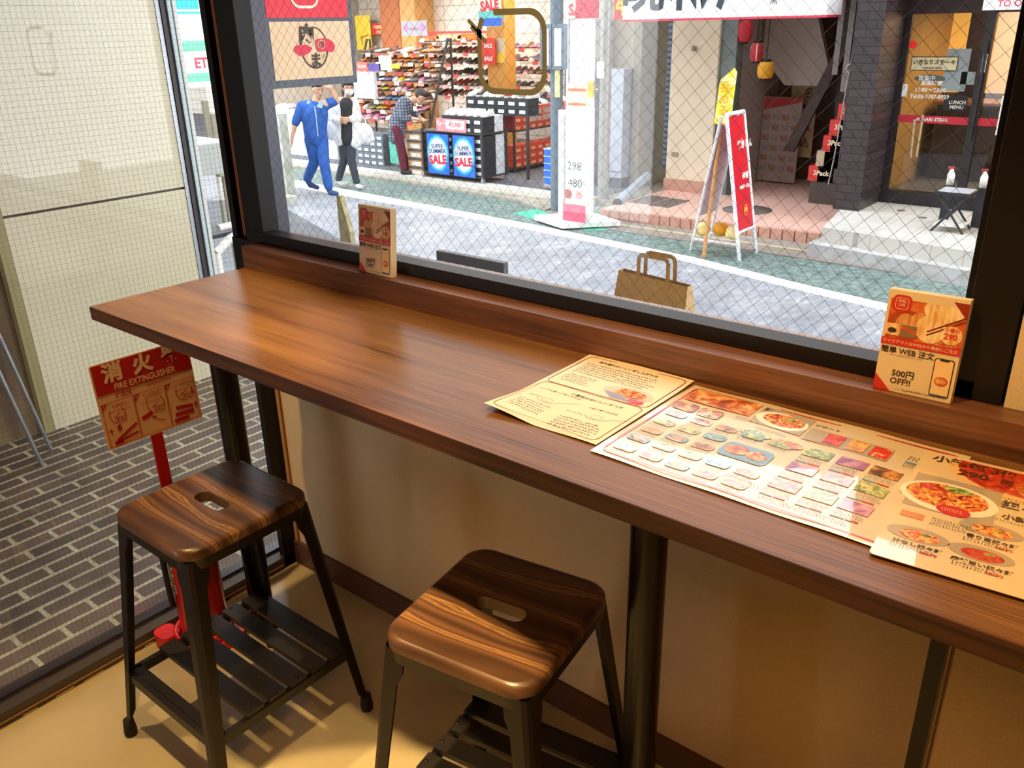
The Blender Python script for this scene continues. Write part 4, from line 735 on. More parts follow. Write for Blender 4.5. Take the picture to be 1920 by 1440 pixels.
for (x, mm, lab) in ((-1.62 + .35, '#e0a84c', 'tall yellow curtain with added glow inside the restaurant door on the left'), (-.55, '#c89c68', 'tan wall panel with added glow in the middle of the restaurant'), (.25, '#d0ab62', 'yellow panel with added glow behind the right restaurant pane')):  # emission put into these panels to make the interior brighter
    t = thing('glow_panel', (x, 11.9, .6), lab, 'panel', 'wall panels with added glow in the restaurant'); q = MB(); q.box(-.22, .22, 0, .05, 0, 1.4, mat('panel ' + mm, mm, emit=(mm, .9))); q.build('panel_board', t); q = MB(); q.box(-.24, -.22, -.01, .06, 0, 1.42, DB); q.build('panel_frame', t)
l = area_light('restaurant_fill', (.4, 10.9, 2.15), 1.5, 75, (1, .72, .42), (.4, 10.9, 0)); l.location = (.2, 10.9, 1.7); C.objects.link(l)  # unseen lamp without a fitting, added to brighten the restaurant
# things on the porch
SL = mat('black plastic', '#24272c', rough=.4)
tb = thing('folding_stool', (-.03, 8.15, -.45), 'black folding stool with a slatted top in front of the glass door', 'folding stool')
q = MB()
for k in range(6): q.box(-.15, .15, -.16 + k * .055, -.125 + k * .055, .385, .4, mat('slat light grey', '#b9bec4', rough=.4))
for s in (-1, 1): q.box(-.17, .17, s * .17 - .015, s * .17 + .015, .37, .4, SL)
for s in (-1, 1): q.box(s * .16 - .012, s * .16 + .012, -.17, .17, .37, .4, SL)
q.build('seat', tb)
for s in (-1, 1):
    for a in (-1, 1): q = MB(); q.cyl((a * .15, s * .15, 0), (-a * .14, s * .15, .38), .012, SL, n=8); q.build('leg', tb)
q = MB(); q.box(-.14, .14, -.15, .15, .06, .07, WHITE); q.build('lower_panel', tb)
for (x, lab) in ((-.17, 'white spray bottle with a red trigger behind the folding stool, left of the pair'), (.14, 'white spray bottle beside the folding stool, right of the pair')):
    t = thing('spray_bottle', (x, 8.42, -.45), lab, 'spray bottle', 'spray bottles by the restaurant door')
    q = MB(); q.box(-.04, .04, -.04, .04, 0, .40, SL); q.build('bottle_stand', t); q = MB(); q.lathe([(0, .4), (.035, .4), (.038, .5), (.02, .54), (.013, .56), (0, .56)], WHITE, n=14); q.build('bottle_body', t)
    q = MB(); q.box(-.04, .02, -.008, .008, .565, .585, mat('trigger red', '#a8453c')); q.box(-.03, -.02, -.008, .008, .52, .57, _m['trigger red']); q.build('trigger', t)
ch = thing('wooden_chair', (.52, 8.3, -.45), 'wooden chair half hidden behind the window post on the porch', 'chair')
q = MB(); q.box(-.2, .2, -.2, .2, .42, .5, mat('beige chair seat', '#d9bd86', rough=.7)); q.build('seat', ch)
CW = mat('chair brown wood', '#5c3f30', rough=.5)
for sx in (-1, 1):
    for sy in (-1, 1): q = MB(); q.cyl((sx * .17, sy * .17, 0), (sx * .16, sy * .16, .42), .018, CW, n=8); q.build('leg', ch)
q = MB(); q.box(-.2, .2, .17, .2, .5, .95, CW); q.build('backrest', ch)
t = thing('price_sign', (.40, 7.98, -.45), 'white board with red and yellow print leaning on the porch by the post', 'sign'); q = MB(); q.T = Matrix.Rotation(-.06, 4, 'X'); q.box(-.09, .2, -.01, .01, .3, 1.05, WHITE); q.box(-.09, .2, -.01, .01, 0, .3, SL); q.rect(faceS(0, -.012, 0), -.06, .7, .18, .95, RED, .001); q.rect(faceS(0, -.012, 0), -.02, .75, .1, .9, mat('print yellow', '#efc02c'), .002); q.build('board', t)
t = thing('wall_poster', (.09, 9.2, .37), 'poster with purple and food picture on the right restaurant pane', 'poster'); q = MB(); M = faceS(0, 9.22, 0); q.slab(M, .01, .375, .3, .775, -.01, 0, PWH); q.build('poster_sheet', t, world=True); q = MB(); q.rect(M, .03, .43, .28, .76, mat('poster dark purple', '#4a3550'), .003); q.rect(M, .03, .39, .28, .44, _m['print yellow'], .003); q.ell(M, .14, .53, .08, .05, PNOOD, .005); q.build('printing', t, world=True)
t = thing('welcome_banner', (.0, 8.86, 1.6), 'white banner reading TO OUR at the top right of the restaurant front', 'banner'); q = MB(); M = faceS(0, 8.86, 0); q.slab(M, -.25, 1.60, .9, 1.9, -.01, 0, WHITE); q.build('cloth', t, world=True); q = MB(); q.text(M, 'TO OUR RESTAURANT', -.12, 1.655, .085, mat('print rose', '#c8506c'), .003, align='LEFT', bold=.02); q.text(M, 'WELCOME', -.16, 1.77, .12, mat('print indigo', '#5b3a78'), .003, align='LEFT', bold=.03); q.build('lettering', t, world=True)
for i, (x, y) in enumerate(((-.72, 8.86), (-.42, 8.6))):
    t = MB(); t.lathe([(0, 0), (.045, 0), (.045, .004), (0, .005)], mat('bronze cap', '#7a7468', metal=.5)); o = tag(t.build('floor_cap'), 'small bronze cap on the grey porch, ' + ('farther' if i == 0 else 'nearer') + ' of the two', 'floor cap', 'caps set in the porch'); o.location = (x, y, -.45)
# white shop banner box and red fascia
t = thing('shop_signboard', (-3, 8.8, 1.57), 'long white shop signboard with black brushed characters and red lower edge', 'signboard')
WB_ = mat('white sign board', '#f4f3f2', rough=.5); q = MB(); q.box(-4.3, -1.72, 8.6, 9.05, 1.59, 2.5, WB_); q.build('board', t, world=True); q = MB(); q.box(-4.31, -1.71, 8.59, 9.0, 1.567, 1.592, mat('sign red edge', '#c8324a')); q.build('red_edge', t, world=True)
q = MB(); M = faceS(0, 8.595, 0); BKI = mat('brushed slate ink', '#2d3742'); 
for ch_, x, sz in (('晩', -4.02, .62), ('杯', -3.35, .62), ('屋', -2.72, .62)): q.text(M, ch_, x, 1.93, sz, BKI, .002, bold=.025)
q.text(M, '目\n黒', -2.33, 1.80, .1, BKI, .002); q.build('lettering', t, world=True)
q = MB(); q.box(-1.45, 3, 8.9, 9.25, 1.725, 2.1, mat('restaurant red fascia', '#a8283a', rough=.5)); tag(q.build('red_fascia'), 'dark red fascia strip over the steak restaurant', 'fascia')
t = thing('wall_sign', (-4.95, 9.6, 1.5), 'small red sign with a yellow character left of the white signboard', 'sign'); q = MB(); M = faceS(0, 8.9, 0); q.slab(M, -4.62, 1.60, -4.36, 2.0, -.02, 0, mat('sign warm red', '#d8322a')); q.build('board', t, world=True); q = MB(); q.text(M, '牛', -4.5, 1.73, .2, _m['print yellow'], .003, bold=.05); q.build('lettering', t, world=True)

# ---- street furniture
t = thing('street_pole', (-4.81, 7.9, -.73), 'dark grey steel street pole carrying two bright white lamp panels', 'pole')
PG = mat('pole grey', '#6d7a86', rough=.45); q = MB(); q.cyl((-4.81, 7.9, -.75), (-4.81, 7.9, 3.3), .081, PG, n=24); q.build('pole', t, world=True)
for x in (-4.865, -4.675): q = MB(); q.box(x - .09, x + .09, 7.745, 7.82, 1.04, 1.56, PG); bx = q.build('panel_box', t, world=True); q = MB(); q.box(x - .048, x + .048, 7.737, 7.745, 1.085, 1.507, mat('white lit acrylic', '#fbfdff', emit=('#ffffff', .6))); q.build('lamp_panel', bx, world=True)
q = MB(); q.box(-4.765, -4.695, 7.80, 7.815, .71, 1.03, mat('pale yellow tag', '#ece9a0')); q.build('tag_plate', t, world=True)
t = thing('steel_pole', (-4.53, 8.59, -.75), 'slimmer bare steel pole behind the white price sign', 'pole')
q = MB(); q.cyl((-4.53, 8.59, -.75), (-4.53, 8.59, 3.2), .078, mat('galvanised grey', '#9c9a94', rough=.4, metal=.4), n=20); q.build('pole', t, world=True)
q = MB(); q.box(-4.6, -4.5, 8.49, 8.51, .9, 1.1, WHITE); q.build('notice', t, world=True); q = MB(); q.box(-4.75, -4.66, 8.5, 8.53, .66, .86, mat('yellow tag', '#edb92c')); q.box(-4.73, -4.6, 8.53, 8.55, .75, .77, STEEL); q.build('tag_plate', t, world=True)
q = MB(); q.cyl((-4.02, 8.15, -.60), (-4.42, 9.55, -.48), .062, mat('grey pvc pipe', '#9aa7b2', rough=.4), n=16, cap=False); q.cyl((-4.02, 8.15, -.60), (-4.42, 9.55, -.48), .052, mat('pipe inside', '#1c2026'), n=16); tag(q.build('drain_pipe'), 'grey plastic drain pipe lying across the alley mouth', 'pipe')
q = MB(); q.lathe([(0, 0), (.3, 0), (.3, .006), (0, .007)], mat('manhole iron', '#5d5450', rough=.7, noise=(30, '#746a64')), n=32); o = tag(q.build('manhole_cover'), 'round iron manhole cover behind the red sandwich board', 'manhole cover'); o.location = (-2.5, 8.75, -.62)
for i, (x, y, lab) in enumerate(((-3.85, 8.66, 'square iron drain cover nearer the alley'), (-3.52, 8.62, 'square iron drain cover nearer the red sandwich board'))):
    q = MB(); q.box(-.15, .15, -.28, .28, 0, .006, _m['manhole iron']); o = tag(q.build('drain_cover'), lab, 'drain cover'); o.location = (x, y, -.62)
# round white price sign on a base
t = thing('price_stand', (-4.05, 7.25, -.75), 'tall white two-sided price stand with red bottom on a white base by the pole', 'price stand')
q = MB(); q.prism([(-4.65, 7.2), (-4.05, 6.98), (-3.55, 7.5), (-4.15, 7.75)], -.72, -.66, mat('stand base white', '#e8e8e4')); q.prism([(-4.6, 7.22), (-4.06, 7.02), (-3.6, 7.5), (-4.15, 7.7)], -.75, -.72, SL); q.build('base', t, world=True)
q = MB(); M = faceS(0, 7.2, 0)
n = 10; arc = [(-4.16 + .34 * i / n, 7.2 - .05 * math.sin(PI * i / n)) for i in range(n + 1)]
q.prism(arc + [(-3.82, 7.3), (-4.16, 7.3)], -.66, .66, mat('sign paper white', '#f6f5f2', rough=.5)); q.prism([(-4.3, 7.24), (-4.19, 7.2), (-4.19, 7.3), (-4.3, 7.3)], -.66, .62, mat('sign frame pale', '#dcdad4')); q.build('panel', t, world=True)
q = MB(); q.box(-4.15, -3.88, 7.22, 7.24, .66, .92, mat('card cream yellow', '#f3dfae')); q.build('top_card', t, world=True)
q = MB(); M = faceS(0, 7.142, 0); q.rect(M, -4.155, -.655, -3.825, -.45, mat('sign pinkish red', '#d6506a'), .0); q.text(M, '298', -3.99, .0, .14, BKI, .002, bold=-.005); q.text(M, '480', -3.98, -.2, .14, BKI, .002); q.text(M, '円', -3.86, -.2, .05, BKI, .002); q.ell(M, -4.08, -.33, .055, .06, mat('sign food', '#a0523c'), .002); q.text(M, '飯', -3.92, -.34, .11, RED, .002); q.rect(faceS(0, 7.215, 0), -4.14, .84, -3.89, .87, ORANGE); q.rect(faceS(0, 7.215, 0), -4.14, .68, -3.89, .71, ORANGE); q.build('lettering', t, world=True)
# red sandwich board with the yellow flag sign
t = thing('sandwich_board', (-2.0, 7.05, -.75), 'white framed sandwich board with a tall red face standing on the green lane', 'sandwich board')
def lean(z): return -1.72 - .0 * z
q = MB(); FRW = mat('frame white metal', '#e6e8ec', rough=.35)
TL, TR, BL, BR = (-1.86, 6.66, .72), (-1.86, 7.04, .72), (-1.70, 6.88, -.75), (-1.70, 7.28, -.75)
for a, b in ((TL, BL), (TR, BR), (TL, TR)): q.cyl(a, b, .02, FRW, n=8)
def onp(u, v): a = Vector(TL).lerp(Vector(TR), u); b = Vector(BL).lerp(Vector(BR), u); return a.lerp(b, v)
q.cyl(onp(0, .8), onp(1, .8), .018, FRW, n=8); q.cyl(onp(0, .97), onp(1, .97), .014, STEEL, n=8); q.build('board_frame', t, world=True)
q = MB(); a, b, c, d = onp(.05, .02), onp(.95, .02), onp(.95, .79), onp(.05, .79); nn = Vector((.006, 0, 0)); q.add([tuple(v + nn) for v in (d, c, b, a)] + [tuple(v - nn) for v in (d, c, b, a)], [(0, 1, 2, 3), (7, 6, 5, 4), (0, 4, 5, 1), (1, 5, 6, 2), (2, 6, 7, 3), (3, 7, 4, 0)], mat('board red', '#d3182c', rough=.4)); q.build('panel', t, world=True)
q = MB(); xd = (b - a).normalized(); yd = (a - d).normalized(); M = frame(d + Vector((.012, 0, 0)), xd, yd); HH = (a - d).length; WW = (b - a).length
q.text(M, '焼きとん', WW * .5, HH * .74, .085, PWH, 0, bold=.05); q.text(M, '通常', WW * .5, HH * .47, .07, PWH, 0, bold=.05); q.text(M, '14:00～23:30', WW * .5, HH * .38, .052, PWH, 0, bold=.05); q.line(M, [(WW * .5 + .035 * math.cos(k), HH * .17 + .055 * math.sin(k)) for k in [2 * PI * i / 16 for i in range(17)]], .008, _m['print yellow'], .001); q.text(M, '晩', WW * .5, HH * .17, .055, _m['print yellow'], .001, bold=.04); q.ell(M, WW * .3, HH * .79, .012, .012, _m['print yellow'], .001); q.build('lettering', t, world=True)
q = MB(); e, f2, g2, h2 = Vector((-1.92, 6.68, .70)), Vector((-1.92, 7.06, .70)), Vector((-2.33, 7.0, -.75)), Vector((-2.30, 7.35, -.75)); q.cyl(e, g2, .017, FRW, n=8); q.cyl(f2, h2, .017, FRW, n=8); q.build('back_frame', t, world=True)
q = MB(); a, b, c, d = e.lerp(g2, .05), f2.lerp(h2, .05), f2.lerp(h2, .72), e.lerp(g2, .72); q.add([tuple(v) for v in (a, b, c, d)] + [tuple(v + Vector((.01, 0, 0))) for v in (a, b, c, d)], [(0, 1, 2, 3), (7, 6, 5, 4), (0, 4, 5, 1), (1, 5, 6, 2), (2, 6, 7, 3), (3, 7, 4, 0)], mat('board back grey', '#c3c3cc', rough=.5)); q.build('back_panel', t, world=True)
q = MB(); q.box(-2.25, -1.75, 6.9, 6.93, -.60, -.585, FRW); q.box(-2.25, -1.75, 7.25, 7.28, -.60, -.585, FRW); q.build('tray', t, world=True)
for i, (x, y, c, lab) in enumerate(((-2.22, 7.03, '#f2dc8c', 'pale yellow weight bag on the sandwich board tray, leftmost'), (-2.05, 7.12, '#f0a51c', 'orange weight bag on the sandwich board tray, in the middle'), (-1.87, 7.05, '#f5e29a', 'pale yellow weight bag on the sandwich board tray, rightmost'))):
    o = thing('weight_bag', (x, y, -.585), lab, 'weight bag', 'weight bags on the sandwich board'); q = MB(); q.ball((0, 0, .078), .088, mat('weight ' + c, c, rough=.6), 12, (1.0, .9, .85)); q.build('bag_body', o)
t = thing('flag_sign', (-2.05, 6.86, -.75), 'yellow vertical flag sign on a wooden pole leaning behind the red sandwich board', 'flag sign')
q = MB(); q.cyl((-2.06, 6.78, -.75), (-1.93, 6.78, 1.05), .02, mat('orange wood pole', '#c8945c', rough=.6), n=10); q.build('pole', t, world=True)
q = MB(); q.T = faceS(0, 6.75, 0); q.prism([(-2.03, .62), (-1.86, .60), (-1.83, 1.10), (-1.86, 1.14), (-1.99, 1.03), (-2.0, 1.0)], -.012, .0, mat('bright yellow board', '#f4e63c', rough=.5, noise=(11, '#f7f2a0', .42, .5))); q.build('board', t, world=True)
q = MB(); q.text(faceS(0, 6.73, 0), '呑\nめ\nる', -1.93, .85, .11, mat('flag orange ink', '#e8b022'), .002, bold=.02); q.build('lettering', t, world=True)
# weeds at the alley mouth
q = MB(); random.seed(5); WD = mat('weed green', '#6fa33c', rough=.6)
for i in range(120):
    a = random.uniform(0, 6.28); x, y = random.gauss(-4.1, .1), random.gauss(7.98, .06); l = random.uniform(.03, .09); q.add([(x, y, -.74), (x + .012, y, -.74), (x + l * math.cos(a), y + l * math.sin(a), -.74 + l)], [(0, 1, 2)], WD)
tag(q.build('weeds'), 'low green weeds growing at the kerb near the steel pole', 'weeds', kind='stuff')
# ================================================================ shoe shop
TILE = brick_mat('shop wall panels', '#cfc6bb', '#c9c0b4', '#a89e92', .9, .28, .012, rough=.5, rot=(PI / 2, 0, 0), offset=0, bump=.1)
q = MB(); q.box(-40, -5.6, 13.2, 13.4, -.65, 2.75, TILE); struct('wall_shop_back', q)
q = MB(); q.box(-13.05, -12.45, 12.6, 13.2, -.65, 2.75, mat('rust brown column', '#a5623c', rough=.6)); q.box(-12.45, -12.0, 12.62, 13.2, -.65, 2.75, mat('tan column', '#c8955a', rough=.6)); struct('column_shop', q)
q = MB(); q.box(-8.62, -8.22, 11, 11.3, -.65, 2.75, mat('orange column', '#cf9240', rough=.6)); q.box(-8.63, -8.21, 10.98, 11.02, 1.6, 1.75, mat('grey band', '#9a948c')); struct('column_orange', q)
for i, (x, y, lab) in enumerate(((-13, 10.5, 'added ceiling light brightening the shoe shop, leftmost'), (-10, 11.5, 'added ceiling light brightening the shoe shop, middle one'), (-7, 11, 'added ceiling light brightening the shoe shop nearest the street pole'))):  # lamps out of view, added to light up the shop interior
    t = thing('fill_ceiling_light', (x, y, 2.74), lab, 'added fill light'); q = MB(); q.box(-.8, .8, -.15, .15, -.04, 0, mat('fill tube', '#fff6e6', emit=('#fff0dc', 8))); q.build('diffuser', t)
    l = area_light('fill_tube_lamp', (0, 0, -.06), 1.6, (150, 150, 80)[i], (1, .93, .82), (0, 0, -1), .4); C.objects.link(l); l.parent = t

# ---- shoes
def shoe_mesh(name, upper, sole, heel=0.0, high=.07):
    q = MB(); st = [(-.13, .028, .055 + heel), (-.11, .036, high + heel), (-.06, .036, high + heel * .8), (-.01, .034, high * .75 + heel * .4), (.05, .043, high * .62), (.10, .042, high * .45), (.128, .024, high * .3)]
    rings = []
    for x, hw, z in st:
        b = .018 + (heel * max(0, -x / .13)); rings.append([(hw * math.cos(a), x, b + (z - b + .018) * max(0, math.sin(a)) ** .8) for a in [PI * k / 6 for k in range(7)]])
    vs = [p for r in rings for p in r]; q.add(vs, [(j * 7 + i, j * 7 + i + 1, (j + 1) * 7 + i + 1, (j + 1) * 7 + i) for j in range(6) for i in range(6)], upper, True); q.add(rings[0], [list(range(7))], upper); q.add(rings[-1], [list(range(7))[::-1]], upper)
    sp_ = [(hw + .004, x) for x, hw, z in st]; poly = sp_ + [(-a, b) for a, b in sp_[::-1]]; q.prism(poly, 0, .02, sole)
    if heel: q.box(-.02, .02, -.13, -.09, 0, heel + .02, sole)
    q.poly(I4, [(.02 * math.cos(a), -.07 + .04 * math.sin(a)) for a in [2 * PI * k / 10 for k in range(10)]], mat('shoe inside', '#3a3230'), high + .019 + heel)
    o = q.build(name); C.objects.unlink(o); return o
SC = {'white': '#eceae6', 'black': '#2b2728', 'brown': '#6e4630', 'tan': '#a9845c', 'grey': '#8b8682', 'pink': '#d98aa6', 'orange': '#dd7a2e', 'yellow': '#e3c23e', 'blue': '#5b7fb0', 'red': '#b33630', 'purple': '#8a78b4', 'pale green': '#b5bf86'}
PROT = {}
def proto(col, kind):
    if (col, kind) not in PROT:
        PROT[(col, kind)] = shoe_mesh({'sneaker': 'sneaker', 'sandal': 'sandal', 'heel': 'heeled_shoe'}[kind], mat('shoe ' + col, SC[col], rough=.5), mat('sole white' if kind == 'sneaker' else 'sole dark', '#e4e0da' if kind == 'sneaker' else '#4a3a32'), .035 if kind == 'heel' else 0, .085 if kind == 'sneaker' else .05)
    return PROT[(col, kind)]
ORD = ['first', 'second', 'third', 'fourth', 'fifth', 'sixth', 'seventh', 'eighth', 'ninth', 'tenth', 'eleventh', 'twelfth', 'thirteenth', 'fourteenth', 'fifteenth', 'sixteenth', 'seventeenth', 'eighteenth', 'nineteenth', 'twentieth']
def put_shoe(col, kind, loc, rz, lab, group, sc=1.0):
    o = proto(col, kind).copy(); C.objects.link(o); o.matrix_basis = Matrix.Translation(loc) @ Matrix.Rotation(rz, 4, 'Z') @ Matrix.Scale(sc, 4); tag(o, lab, 'shoe', group); return o
rnd = random.Random(11)
SHM = mat('rack shelf grey', '#8d857a', rough=.5); DKR = mat('rack frame dark', '#3b3838', rough=.5); WDS = mat('orange brown shelf', '#8f6a48', rough=.6)
def display(name, x0, x1, y0, z0, tiers, dz, dy, n, cols, kinds, lab, short, posts=True, angle=PI, tw=.34, shelfm=SHM, names=None, cat='rack', tags=True):
    t = thing(name, ((x0 + x1) / 2, y0, -.65), lab, cat)
    for k in range(tiers):
        z = z0 + k * dz; y = y0 + k * dy; q = MB(); q.box(x0, x1, y - tw / 2, y + tw / 2, z - .022, z, shelfm); q.build('shelf', t, world=True)
        if tags:
            for i in range(max(3, n // 2)):
                px = x0 + (i + .5 + rnd.uniform(-.3, .3)) * (x1 - x0) / max(3, n // 2); q = MB(); q.box(px - .06, px + .06, y - tw / 2 - .012, y - tw / 2 - .002, z - .06, z + .004, mat(['tag pink', 'tag white', 'tag red'][(i + k) % 3], ['#e8a8a0', '#ece6da', '#c8483c'][(i + k) % 3])); q.build('price_tag', t, world=True)
        tier = names[k] if names else ORD[k] + ' shelf from the bottom'
        for i in range(n):
            col = cols(k, i); kind = rnd.choice(kinds)
            put_shoe(col, kind, (x0 + (i + .5) * (x1 - x0) / n, y, z + .001), angle + rnd.uniform(-.2, .2), f'{col} {kind if kind != "heel" else "heeled shoe"} on the {ORD[k]} shelf up of {short}, {ORD[i]} from left', 'shoes on ' + short, rnd.uniform(1.05, 1.2))
    if posts:
        for x in (x0 - .03, x1 + .03):
            q = MB(); zt = z0 + tiers * dz + .08; q.cyl((x, y0 - .1, -.65), (x, y0 + (tiers - 1) * dy + .05, zt), .022, DKR, n=8); q.cyl((x, y0 + (tiers - 1) * dy + .12, -.65), (x, y0 + (tiers - 1) * dy + .12, zt), .02, DKR, n=8); q.build('post', t, world=True)
    return t
bright = ['white', 'pink', 'yellow', 'white', 'blue', 'purple', 'orange', 'white', 'pale green', 'pink']; dull = ['brown', 'tan', 'black', 'tan', 'pink', 'grey', 'brown', 'white', 'orange']
display('stepped_shoe_rack', -10.75, -8.78, 9.45, .08, 8, .152, .09, 12, lambda k, i: rnd.choice(bright if k < 5 and i < 9 else dull), ['sneaker', 'sandal', 'sandal', 'heel'], 'tall stepped rack crowded with bright shoes behind the stooping clerk', 'the stepped rack', shelfm=WDS)
display('wall_shoe_rack', -11.2, -9.35, 12.0, .28, 6, .2, .0, 13, lambda k, i: rnd.choice(['black', 'brown', 'tan', 'grey', 'brown', 'red', 'white', 'tan', 'black']), ['heel', 'sneaker', 'heel', 'sandal'], 'wide rack of dark and brown shoes standing at the back of the shoe shop', 'the back rack', tw=.34)
display('wall_shoe_rack', -9.05, -7.75, 12.0, .28, 5, .22, .0, 8, lambda k, i: rnd.choice(['white', 'tan', 'pink', 'black', 'grey', 'purple']), ['heel', 'sandal', 'sneaker'], 'pale rack with mixed shoes seen inside the brown window sticker', 'the pale rack', tw=.34, shelfm=mat('pale rack shelf', '#cfc0a4', rough=.6))
display('side_shoe_rack', -7.0, -5.75, 12.0, .1, 6, .2, .0, 7, lambda k, i: rnd.choice(['blue', 'black', 'brown', 'grey', 'pink']), ['sandal', 'sneaker'], 'rack of dark shoes between the street pole and the white enamel panel', 'the side rack', tw=.34)
def slabthing(name, lab, cat, M, x0, y0, x1, y1, m, prints=None, depth=.01, sheet_name='board', loc=(0, 0, 0), hang=0):
    t = thing(name, tuple(M @ Vector(((x0 + x1) / 2, y0, 0))), lab, cat); q = MB(); q.slab(M, x0, y0, x1, y1, -depth, 0, m); q.build(sheet_name, t, world=True)
    if hang:
        for u in (.1, .9): q = MB(); q.slab(M, x0 + (x1 - x0) * u - .003, y1, x0 + (x1 - x0) * u + .003, hang, -.008, -.002, STEEL); q.build('hanging_wire', t, world=True)
    if prints: q = MB(); prints(q, M); q.build('printing', t, world=True)
    return t
q = MB(); q.box(-11.2, -8.9, 11.9, 12.1, 1.43, 1.47, RED); tag(q.build('shelf_header'), 'thin red strip along the top of the back shoe rack', 'header strip')
M = faceS(0, 11.95, 0)
for i, (x0, x1, c, lab) in enumerate(((-11.15, -10.75, '#e07a4a', 'orange card above the back rack, leftmost'), (-10.7, -10.2, '#f0e6b4', 'cream card above the back rack next to the orange one'), (-10.1, -9.7, '#e8a02c', 'amber card above the middle of the back rack'), (-9.65, -9.2, '#f4ecd0', 'pale card above the right part of the back rack'))): slabthing('price_card', lab, 'price card', M, x0, 1.22 + .0, x1, 1.42, mat('card ' + c, c))
slabthing('header_poster', 'grey pink flower poster on top of the stepped rack', 'poster', faceS(0, 10.0, 0), -9.72, 1.42, -9.1, 1.66, mat('grey lilac poster', '#b3aeb4'), lambda q, M: (q.ell(M, -9.6, 1.55, .05, .07, mat('poster pink', '#c48ab4'), .003), q.ell(M, -9.22, 1.56, .07, .06, _m['poster pink'], .003), q.text(M, 'SANDAL', -9.41, 1.53, .06, mat('poster rose', '#b0607c'), .004)))
slabthing('yellow_banner', 'yellow hanging banner with an orange stroke at the top left of the shoe shop', 'banner', faceS(0, 12.9, 0), -14.22, 1.10, -13.72, 1.83, mat('banner yellow', '#e2c544'), lambda q, M: q.line(M, [(-14.02, 1.2), (-14.05, 1.36), (-13.8, 1.42)], .04, mat('banner brown', '#a87428'), .004), hang=2.75)
slabthing('red_notice', 'red notice with pale writing beside the yellow banner in the shoe shop', 'sign', faceS(0, 12.9, 0), -13.68, 1.42, -13.1, 1.65, RED, lambda q, M: (q.text(M, '7月期間限定', -13.39, 1.57, .08, mat('notice cream', '#f0dcae'), .004, bold=.03), q.text(M, 'SPECIAL', -13.39, 1.47, .08, _m['notice cream'], .004, bold=.03)), hang=2.75)
M = faceS(0, 9.24, 0)
slabthing('price_card', 'red and pink price card over the white shoes left on the stepped rack', 'price card', M, -10.12, .88, -9.83, 1.02, mat('card coral', '#e8695c'), lambda q, M: q.text(M, '¥1,990', -9.97, .95, .07, WHITE, .003, bold=.02)); slabthing('price_card', 'purple card over the white shoes on the stepped rack', 'price card', M, -9.80, .88, -9.5, 1.0, mat('card purple', '#5d4c9c')); slabthing('price_card', 'tall cream card standing on the stepped rack', 'price card', M, -9.53, .90, -9.23, 1.13, mat('card cream', '#f2ebc0')); slabthing('price_card', 'bright yellow oval card on an orange post of the stepped rack', 'price card', faceS(0, 9.22, 0), -9.2, .93, -9.02, 1.0, mat('card lemon', '#efe82c'))
slabthing('clear_bag', 'white and lilac clothes bag hanging left on the stepped rack', 'bag', faceS(0, 9.3, 0), -10.3, .42, -9.75, .86, mat('lilac white plastic', '#dcdcec', rough=.3), depth=.06)
def saleprint(q, M, x0, y0, x1, y1, full=True):
    w_, h_ = x1 - x0, y1 - y0; cx, cy = (x0 + x1) / 2, (y0 + y1) / 2
    for k, (c, s) in enumerate((('#1c6fd0', 1.0), ('#2b9be6', .92), ('#6ccaf2', .83), ('#c8ecfa', .75), ('#ffffff', .68))):
        if k == 0: q.rect(M, x0 + .012, y0 + .012, x1 - .012, y1 - .012, mat('sale ' + c, c, rough=.4), .002)
        else: q.ell(M, cx, cy + .01, w_ / 2 * s * 1.08, h_ / 2 * s, mat('sale ' + c, c, rough=.4), .002 + k * .002)
    NB = mat('sale navy', '#2d4f8c'); SR_ = mat('sale red', '#e02440')
    q.text(M, 'SUPER', cx, cy + h_ * .19, w_ * .2, NB, .014, bold=.02, sx=1.0, rot=.06); q.text(M, 'SUMMER', cx, cy + h_ * .07, w_ * .2, NB, .014, bold=.02, sx=1.0, rot=.06); q.text(M, 'SALE', cx, cy - h_ * .14, w_ * .38, SR_, .016, bold=.04, sx=.98, rot=.06)
for x0, x1, lab in ((-7.77, -7.30, 'blue SUPER SUMMER SALE poster on the black rack, nearer the stooping clerk'), (-7.22, -6.77, 'blue SUPER SUMMER SALE poster on the black rack, nearer the orange boxes')):
    slabthing('sale_poster', lab, 'poster', faceS(0, 8.5, 0), x0, -.575, x1, .045, mat('poster deep blue', '#2a2f86', rough=.4), lambda q, M, a=x0, b=x1: saleprint(q, M, a, -.575, b, .045), sheet_name='poster_sheet')
slabthing('sale_banner', 'hanging SALE banner with a blue lower half in front of the orange column', 'banner', faceS(0, 9.3, 0), -7.31, 1.545, -6.86, 2.2, mat('banner khaki white', '#c9c8a8'), lambda q, M: (q.rect(M, -7.31, 1.55, -6.86, 1.70, mat('banner blue', '#2a58b4'), .003), q.rect(M, -7.31, 1.66, -6.86, 1.76, mat('banner sea green', '#5aa8a0'), .004), q.text(M, 'SALE', -7.085, 1.83, .19, mat('sale red', ''), .006, bold=.04, sx=.9, rot=.08)), hang=2.75)
slabthing('sale_banner', 'red SALE banner hanging right of the street pole', 'banner', faceS(0, 9.28, 0), -5.64, 1.625, -5.12, 2.2, mat('banner deep red', '#b02238'), lambda q, M: (q.rect(M, -5.64, 1.625, -5.5, 2.2, _m['banner khaki white'], .003), q.text(M, 'SALE', -5.62, 1.73, .2, _m['sale red'], .006, bold=.04, align='LEFT')), hang=2.75)
